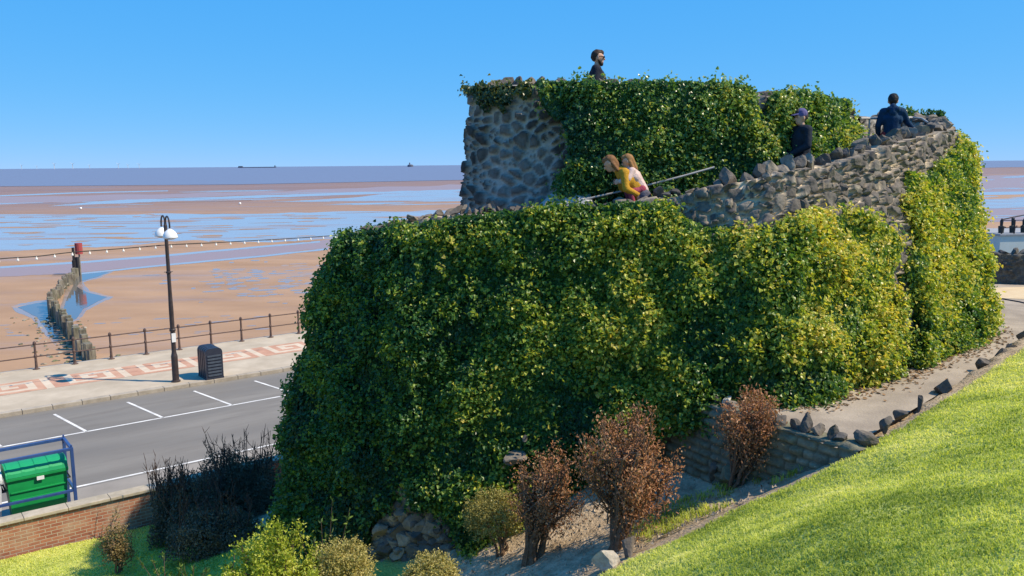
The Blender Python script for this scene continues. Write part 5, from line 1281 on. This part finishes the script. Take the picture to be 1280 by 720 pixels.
# --- far right: rubble wall, car, kiosk
w0 = at(1228, 354, PZ); w1 = at(1420, 360, PZ); 
FWB = [w0 + (w0 - w1) * .2, w0, (w0 + w1) / 2, w1]; FWT = [p + np.array([0, .05, .92]) for p in FWB]
fw_ = empty('rubble_wall', tuple((w0 + w1) / 2), 'dark rubble stone wall closing the far end of the path', 'wall')
FW_ = Wall(FWB, FWT, (w0 + w1) / 2 + np.array([0, 5, 0]), res=.05, sink=.1)
d5, s5, t5 = FW_.masonry(.26, .19, .07, 71, .24)
FW_.mesh('wall', stonemat('dark boundary rubble', (.12, .12, .115), [(.05, .05, .05), (.09, .085, .08), (.065, .062, .06), (.13, .12, .11)]), fw_, d5, s5, t5, thick=.4, inner=.9)
rp = RockPile(); arc = FW_.u[-1]; pos = .1; k = 0
while pos < arc[-1]:
    i = min(np.searchsorted(arc, pos), FW_.m - 1); L = rng.uniform(.3, .5); rp.add(FW_.T[i] + [0, .18, .02], (L, .42, rng.uniform(.2, .34)), 8000 + k, rng.uniform(-.3, .3), rng.uniform(-.2, .2)); pos += L * .95; k += 1
rp.build('coping', rockmat, fw_)
# kiosk with a railed roof on the promenade
kc = to_sn(at(1262, 330, .13)); ks0 = None
kl = atY(1249, 316, 62.); ksn = to_sn(kl)
kz = atY(1262, 293, 62.)[2]
kiosk = empty('kiosk', (kl[0], kl[1], .13), 'white flat roofed seafront kiosk with black railings round its roof', 'kiosk', rz=R(6))
cream_w = nmat('cream render', (.50, .55, .52), (.56, .61, .58), 1, 5, .8, .2)
mb = MB(); mb.box((3.6, 2.5, (kz - .25) / 2 - .0), (7.2, 5, kz - .25)); mb.build('wall', cream_w, kiosk, local=True)
mb = MB(); mb.box((3.6, 2.5, kz - .165), (7.4, 5.2, .14), bev=.02); mb.build('roof', nmat('grey roof edge', (.35, .36, .37), rough=.7), kiosk, local=True)
blkm = nmat('black metal', (.02, .022, .03), rough=.5)
for k in range(8):
    mb = MB(); mb.box((.1 + k * 1.0, .05, kz + .42), (.07, .07, 1.02)); mb.build('roof_post', blkm, kiosk, local=True)
for z in (.35, .9): mb = MB(); mb.box((3.6, .05, kz + z), (7.1, .05, .05)); mb.build('roof_rail', blkm, kiosk, local=True)
mb = MB(); mb.tube([(x, .05, kz + .95 + .55 * math.sin(min(x / 4.2, 1) * 1.5)) for x in np.linspace(.1, 7.1, 12)], .045, 6); mb.build('curved_rail', blkm, kiosk, local=True)
for k in range(7):
    mb = MB(); mb.lathe((.6 + k * .9, .8, kz - .09), [(.18, 0), (.22, .5), (.10, .55), (.12, .9 + .2 * (k % 2)), (.02, 1.1)], 8); mb.build('planter', nmat('dark planter', (.04, .05, .05), rough=.8) if k == 0 else bpy.data.materials['dark planter'], kiosk, local=True)
# parked car behind the rubble wall
cs, cn = to_sn(at(1228, 333, 0)); 
carp = sn(to_sn(atY(1243, 316, 56))[0], to_sn(atY(1243, 316, 56))[1], 0)
car = empty('parked_car', (carp[0] - 1.9, carp[1], .0), 'dark parked car whose roof shows over the rubble wall', 'car', rz=RA)
prof = [(-2.1, .35), (-2.12, .75), (-1.9, .92), (-1.15, 1.0), (-.55, 1.42), (.75, 1.46), (1.35, 1.08), (2.0, .92), (2.12, .6), (2.1, .35)]
cp = nmat('dark blue car paint', (.03, .045, .09), (.035, .05, .1), 1, rough=.25, spec=.5)
low = np.array([(a, 0, z) for a, z in [(-2.1, .3), (-2.14, .72), (-1.95, .92), (1.4, .98), (2.05, .86), (2.14, .6), (2.1, .3)]]); MB().prism(low, (0, -.86, 0), (0, .86, 0)).build('body', cp, car, local=True)
cab = np.array([(-1.75, 0, .93), (-1.15, 0, 1.36), (-.6, 0, 1.47), (.5, 0, 1.45), (1.25, 0, .96)]); MB().prism(cab, (0, -.72, 0), (0, .72, 0)).build('cabin', cp, car, local=True)
gl_ = nmat('car glass', (.05, .07, .09), rough=.08, spec=.6)
for sg in (-1, 1):
    wv = np.array([(-1.5, sg * .722, 1.0), (-1.1, sg * .722, 1.3), (.45, sg * .722, 1.38), (1.0, sg * .722, 1.0)]); MB().prism(wv, (0, 0, 0), (0, sg * .012, 0)).build('window', gl_, car, local=True)
ws = np.array([(.56, -.62, 1.42), (.56, .62, 1.42), (1.22, .66, 1.0), (1.22, -.66, 1.0)]); MB().prism(ws, (.0, 0, 0), (.02, 0, .015)).build('windscreen', gl_, car, local=True)
for a in (-1.3, 1.3):
    for sg in (-1, 1): MB().tube([(a, sg * .72, .32), (a, sg * .9, .32)], .32, 14).build('wheel', nmat('tyre', (.02, .02, .02), rough=.8) if 'tyre' not in bpy.data.materials else bpy.data.materials['tyre'], car, local=True)

# ================================================================== handrails on the ruin
def hrail(label, pts, posts, rad=.028, name='handrail'):
    o = empty(name, tuple(pts[0] - np.array([0, 0, 1.0])), label, 'handrail')
    MB().tube(np.array(pts), rad, 8).build('rail', steel, o)
    for p in posts: MB().tube([p, p - np.array([0, 0, 1.05])], rad * .85, 6).build('post', steel, o)
    return o
Yh = 15.5
pA = [atY(698, 257, 15.3), atY(745, 246, 15.3), atY(800, 234, 15.3), atY(850, 221, 15.3), atY(893, 209, 15.35)]
hrail('long sloping steel handrail climbing the ramp behind the leaning woman', pA, [pA[0], pA[2]], .019)
pB = [atY(1032, 172, 17.0), atY(1055, 166, 17.3), atY(1079, 157, 17.8)]
hrail('short sloping steel handrail near the top of the ramp behind the man in the cap', pB, [pB[0], pB[2]], .024)
pC = [atY(1076, 148, 18.6), atY(1108, 148, 19.0), atY(1140, 147, 19.3), atY(1152, 148, 19.2), atY(1160, 153, 19.0)]
hrail('level steel guard rail round the landing at the top of the ramp', pC, [atY(1087, 148, 18.75), atY(1136, 147, 19.25)], .024, 'guard_rail')

# ================================================================== people
skinm = nmat('skin', (.50, .29, .20), (.56, .34, .25), 12, 3, .55, .35)
def cloth(name, c, rough=.85): return nmat(name, c, tuple(q * .75 for q in c), 14, 5, rough, .15, bump=.3, bscale=40)
def capsules(bones):
    """bones: list of (a, b, ra, rb) -> V, F of closed tapered capsules"""
    V = []; Fs = []; n0 = 0; S = 10
    for a, b, ra, rb in bones:
        a = np.array(a, float); b = np.array(b, float); t = b - a; l = np.linalg.norm(t); t = t / l if l > 1e-6 else np.array([0, 0, 1.])
        ref = np.array([0, 0, 1.]) if abs(t[2]) < .9 else np.array([1., 0, 0]); x = nrm(np.cross(t, ref)); y = np.cross(t, x)
        an = np.linspace(0, 2 * math.pi, S, endpoint=False); rings = []
        for k in (0.05, .5, .95): rings.append((a - t * ra * math.cos(k * math.pi / 2), ra * math.sin(k * math.pi / 2)))
        for k in (.95, .5, .05): rings.append((b + t * rb * math.cos(k * math.pi / 2), rb * math.sin(k * math.pi / 2)))
        for c, r in rings: V.append(c + r * (np.cos(an)[:, None] * x + np.sin(an)[:, None] * y))
        for i in range(5):
            for j in range(S):
                k = (j + 1) % S; Fs.append((n0 + i * S + j, n0 + i * S + k, n0 + (i + 1) * S + k, n0 + (i + 1) * S + j))
        Fs.append(tuple(n0 + j for j in range(S))[::-1]); Fs.append(tuple(n0 + 5 * S + j for j in range(S))); n0 += 6 * S
    return np.concatenate(V), Fs
def blob(name, bones, mat, parent, vox=.014, smooth=4):
    V, Fs = capsules(bones); o = build(name, V, Fs, mat, parent, local=True)
    md = o.modifiers.new('remesh', 'REMESH'); md.mode = 'VOXEL'; md.voxel_size = vox; md.use_smooth_shade = True
    if smooth:
        m2 = o.modifiers.new('smooth', 'SMOOTH'); m2.factor = .5; m2.iterations = smooth
    bpy.context.view_layer.update(); dg = bpy.context.evaluated_depsgraph_get()
    me = bpy.data.meshes.new_from_object(o.evaluated_get(dg)); o.modifiers.clear(); old = o.data; o.data = me; bpy.data.meshes.remove(old)
    if not me.materials: me.materials.append(mat)
    return o
def hand(w, d, up_, side, sc=1.0):
    """palm, four unequal bent fingers and a thumb leaving the side of the palm; w wrist, d direction, up_ back of hand"""
    w = np.array(w, float); d = nrm(np.array(d, float)); s = nrm(np.cross(d, up_)); u = np.cross(s, d); B = []
    pk = w + d * .085 * sc
    for q in (-.028, 0, .028): B.append((w + s * q * .6 * sc, pk + s * q * sc, .016 * sc, .014 * sc))
    for q, l in ((-.033, .062), (-.011, .076), (.011, .080), (.033, .070)):
        k0 = pk + s * q * sc; k1 = k0 + (d * .85 - u * .35) * l * .5 * sc; k2 = k1 + (d * .35 - u * .9) * l * .5 * sc
        B += [(k0, k1, .0095 * sc, .0085 * sc), (k1, k2, .0085 * sc, .007 * sc)]
    t0 = w + d * .03 * sc + s * side * .03 * sc; t1 = t0 + (d * .6 + s * side * .7) * .045 * sc; t2 = t1 + (d * .9 - u * .4) * .035 * sc
    B += [(t0, t1, .013 * sc, .011 * sc), (t1, t2, .011 * sc, .008 * sc)]
    return B
J0 = dict(pel=(0, 0, .95), chest=(0, .0, 1.27), neck=(0, -.01, 1.46), head=(0, .03, 1.62), shL=(-.18, 0, 1.42), shR=(.18, 0, 1.42), elL=(-.24, -.03, 1.13), elR=(.24, -.03, 1.13),
          wrL=(-.25, .06, .88), wrR=(.25, .06, .88), hiL=(-.09, 0, .92), hiR=(.09, 0, .92), knL=(-.10, .02, .50), knR=(.10, .02, .50), anL=(-.10, -.02, .09), anR=(.10, -.02, .09))
def person(loc, face, sc, label, J=None, top='jacket', topc=None, legc=(.03, .035, .05), hairc=(.05, .035, .025), hair='short', cap=None, beard=False, glasses=False, hood=False, lookd=None, sleeve=True, slim=1.0, shoec=(.03, .03, .03)):
    """local frame: the figure faces +y, z up; face = heading of +y in world (radians from +x)"""
    j = {k: np.array(v, float) for k, v in {**J0, **(J or {})}.items()}
    o = empty('person', tuple(loc), label, 'person', None, face - math.pi / 2); o.scale = (sc,) * 3
    hd = j['head']; f = nrm(np.array(lookd if lookd is not None else (0, 1, -.05), float)); up_ = nrm(np.array([0, 0, 1.]) - f * f[2]) if abs(f[2]) < .85 else nrm(j['head'] - j['neck']); rt = np.cross(f, up_)
    torso = [(j['pel'], j['chest'], .135 * slim, .155 * slim), (j['chest'], j['neck'] * .85 + j['chest'] * .15, .15 * slim, .075), (j['shL'] * .9 + j['chest'] * .1, j['shR'] * .9 + j['chest'] * .1, .075 * slim, .075 * slim),
             (j['hiL'], j['hiR'], .12 * slim, .12 * slim), (j['chest'] + rt * 0 - np.array([.07, 0, .02]), j['chest'] + np.array([.07, 0, -.02]), .125 * slim, .125 * slim)]
    arms = []; legs = []; hands = []; shoes = []
    for s_ in 'LR':
        arms += [(j['sh' + s_], j['el' + s_], .060 * slim, .047 * slim), (j['el' + s_], j['wr' + s_], .046 * slim, .031)]
        legs += [(j['hi' + s_], j['kn' + s_], .092 * slim, .062 * slim), (j['kn' + s_], j['an' + s_], .060 * slim, .040)]
        shoes += [(j['an' + s_] + [0, -.03, -.04], j['an' + s_] + [0, .16, -.05], .045, .04)]
        d_ = j['wr' + s_] - j['el' + s_]; hands += hand(j['wr' + s_], d_, np.array([(-1 if s_ == 'L' else 1), 0, .15]), 1 if s_ == 'L' else -1)
    headb = [(j['chest'], j['neck'], .06, .056), (j['neck'], hd - up_ * .06, .056, .055), (hd + up_ * .045 - f * .015, hd + up_ * .01 - f * .012, .098, .094), (hd + up_ * .02 + f * .02, hd - up_ * .075 + f * .045, .078, .045),
             (hd + f * .092 + up_ * .012, hd + f * .114 - up_ * .022, .011, .016), (hd + f * .085 - up_ * .062 - rt * .018, hd + f * .085 - up_ * .062 + rt * .018, .011, .011)]
    for q in (-1, 1): headb.append((hd + rt * q * .088 + up_ * .02, hd + rt * q * .090 - up_ * .025, .017, .013)); headb.append((hd + f * .078 + rt * q * .032 + up_ * .034, hd + f * .08 + rt * q * .05 + up_ * .030, .011, .009))
    blob('body', torso + arms + legs + hands + shoes + headb, skinm, o, .0125, 3)
    dk = bpy.data.materials.get('eye dark') or nmat('eye dark', (.02, .02, .02), rough=.2)
    for q in (-1, 1): 
        mb = MB(); mb.lathe((0, 0, 0), [(.004, -.008), (.009, -.003), (.009, .003), (.004, .008)], 8); V = np.concatenate(mb.V) + hd + f * .094 + rt * q * .034 + up_ * .016
        build('eye', V, mb.Fc, dk, o, local=True)
    infl = lambda L_, k: [(a, b, ra + k, rb + k) for a, b, ra, rb in L_]
    trs = blob('trousers', infl(legs, .012) + infl([torso[3], (j['pel'] - [0, 0, .02], j['pel'] + (j['chest'] - j['pel']) * .25, .125 * slim, .125 * slim)], .012), cloth(label[:18] + ' trousers', legc), o, .016, 3)
    jk = infl(torso[:3] + torso[4:], .022) + infl([(j['pel'] - (j['chest'] - j['pel']) * .22, j['chest'], .15 * slim, .15 * slim)], .018)
    if sleeve: jk += infl(arms, .018)
    else: jk += infl([arms[0], arms[2]], .016)
    if hood: jk += [(j['neck'] - f * .10 - np.array([.07, 0, .0]), j['neck'] - f * .10 + np.array([.07, 0, .0]), .06, .06), (j['neck'] - f * .1 - up_ * .08, j['neck'] - f * .08 + up_ * .05, .08, .07)]
    else: jk += [(j['neck'] - up_ * .03 - rt * .03, j['neck'] - up_ * .03 + rt * .03, .066, .066)]
    jkt = blob(top, jk, cloth(label[:18] + ' ' + top, topc), o, .015, 4)
    hm = cloth(label[:18] + ' hair', hairc, .6)
    if hair:
        hb_ = [(hd + up_ * .055 - f * .03, hd + up_ * .03 - f * .045, .103, .10), (hd + up_ * .09 + f * .035, hd + up_ * .06 - f * .02, .06, .085)]
        if hair == 'long': hb_ += [(hd - f * .06, hd - f * .11 - up_ * .14 + np.array([0, 0, -.03]), .085, .055), (hd - f * .03 + rt * .07, hd - f * .05 + rt * .08 - up_ * .14, .045, .03), (hd - f * .03 - rt * .07, hd - f * .05 - rt * .08 - up_ * .14, .045, .03)]
        if hair == 'medium': hb_ += [(hd - f * .06, hd - f * .07 - up_ * .08, .08, .06)]
        blob('hair', hb_, hm, o, .013, 3)
    if beard: blob('beard', [(hd - up_ * .085 + f * .05, hd - up_ * .10 + f * .055, .045, .04), (hd - up_ * .05 + rt * .065 + f * .02, hd - up_ * .09 + f * .04 + rt * .03, .026, .03), (hd - up_ * .05 - rt * .065 + f * .02, hd - up_ * .09 + f * .04 - rt * .03, .026, .03)], hm, o, .012, 2)
    if glasses:
        mb = MB()
        for q in (-1, 1): mb.box(hd + f * .103 + rt * q * .035 + up_ * .018, (.055, .012, .036), np.array([rt, f, up_]), bev=.005); mb.box(hd + f * .05 + rt * q * .093 + up_ * .022, (.008, .11, .010), np.array([rt, f, up_]))
        mb.box(hd + f * .108 + up_ * .022, (.03, .008, .008), np.array([rt, f, up_])); mb.build('sunglasses', dk, o, local=True)
    if cap:
        cm = cloth(label[:18] + ' cap', cap)
        cb = [(hd + up_ * .065 - f * .02, hd + up_ * .05 - f * .025, .108, .108)]
        if hood != 'beanie': cb += [(hd + up_ * .062 + f * .09 + rt * x, hd + up_ * .045 + f * .165 + rt * x * .8, .016, .012) for x in (-.05, -.025, 0, .025, .05)]
        blob('cap', cb, cm, o, .013, 2)
    return o
def stand(px, py_top, Y, h=1.75, sc=1.0):
    p = atY(px, py_top, Y); return np.array([p[0], p[1], p[2] - h * sc])
LEFT = math.pi
# man in dark jacket and sunglasses on the tower top, looking right
person(stand(746, 64, 16.9, 1.74, 1.12), R(-8), 1.12, 'bearded man in sunglasses and dark padded jacket on top of the tower', topc=(.022, .026, .04), hairc=(.06, .04, .03), hair='short', beard=True, glasses=True, J=dict(head=(0, .03, 1.62)))
# woman leaning forward, child on her back
JW = dict(pel=(0, -.24, .92), chest=(0, -.02, 1.19), neck=(0, .13, 1.35), head=(0, .27, 1.44), shL=(-.17, .06, 1.31), shR=(.17, .06, 1.31), elL=(-.25, .04, 1.05), elR=(.25, .04, 1.05), wrL=(-.17, -.14, .96), wrR=(.17, -.14, .96),
          hiL=(-.09, -.28, .92), hiR=(.09, -.28, .92), knL=(-.10, -.12, .50), knR=(.10, -.22, .50), anL=(-.10, -.18, .09), anR=(.10, -.34, .09))
wz = atY(764, 196, 14.9)
wl_ = np.array([wz[0] + .27, wz[1], wz[2] - 1.56 * 1.08])
person(wl_, LEFT, 1.08, 'woman in a mustard yellow jacket bending forward with a child on her back', J=JW, topc=(.52, .28, .03), legc=(.10, .10, .13), hairc=(.22, .11, .05), hair='long', lookd=(0, .85, -.5), slim=.92)
JC = dict(pel=(0, -.20, .62), chest=(0, -.07, .85), neck=(0, .00, .99), head=(0, .05, 1.11), shL=(-.12, -.02, .95), shR=(.12, -.02, .95), elL=(-.22, .06, .80), elR=(.22, .06, .80), wrL=(-.17, .19, .76), wrR=(.17, .19, .76),
          hiL=(-.08, -.20, .60), hiR=(.08, -.20, .60), knL=(-.22, .02, .56), knR=(.22, .02, .56), anL=(-.22, -.06, .28), anR=(.22, -.06, .28))
cz = atY(776, 195, 14.9)
person(np.array([wl_[0] + .06, wl_[1], cz[2] - 1.22 * .95]), LEFT, .95, 'small child with fair hair and a pale pink top carried on the woman\'s back', J=JC, topc=(.66, .50, .46), legc=(.32, .06, .09), hairc=(.32, .17, .07), hair='long', lookd=(0, .9, -.3), slim=.78)
# man in cap walking down, facing left
JM = dict(elL=(-.25, .04, 1.14), elR=(.25, .04, 1.14), wrL=(-.08, .25, 1.0), wrR=(.08, .25, 1.0))
person(stand(1003, 137, 15.9, 1.76, 1.08), R(196), 1.08, 'man in a purple cap and dark navy hoodie walking down the ramp', J=JM, topc=(.022, .030, .045), legc=(.02, .022, .035), hairc=(.08, .06, .05), cap=(.12, .11, .26), hood=False)
# person in hooded jacket at the landing, back to the camera, hand on the rail
JH = dict(elR=(.30, .10, 1.18), wrR=(.47, .26, 1.02), elL=(-.26, .02, 1.13), wrL=(-.24, .16, .92))
person(stand(1117, 118, 18.7, 1.76, 1.06), R(70), 1.06, 'person in a dark blue hooded jacket and red trousers holding the landing rail', J=JH, topc=(.012, .045, .10), legc=(.38, .05, .05), hairc=(.03, .03, .03), cap=(.02, .03, .04), hood='beanie')
#END
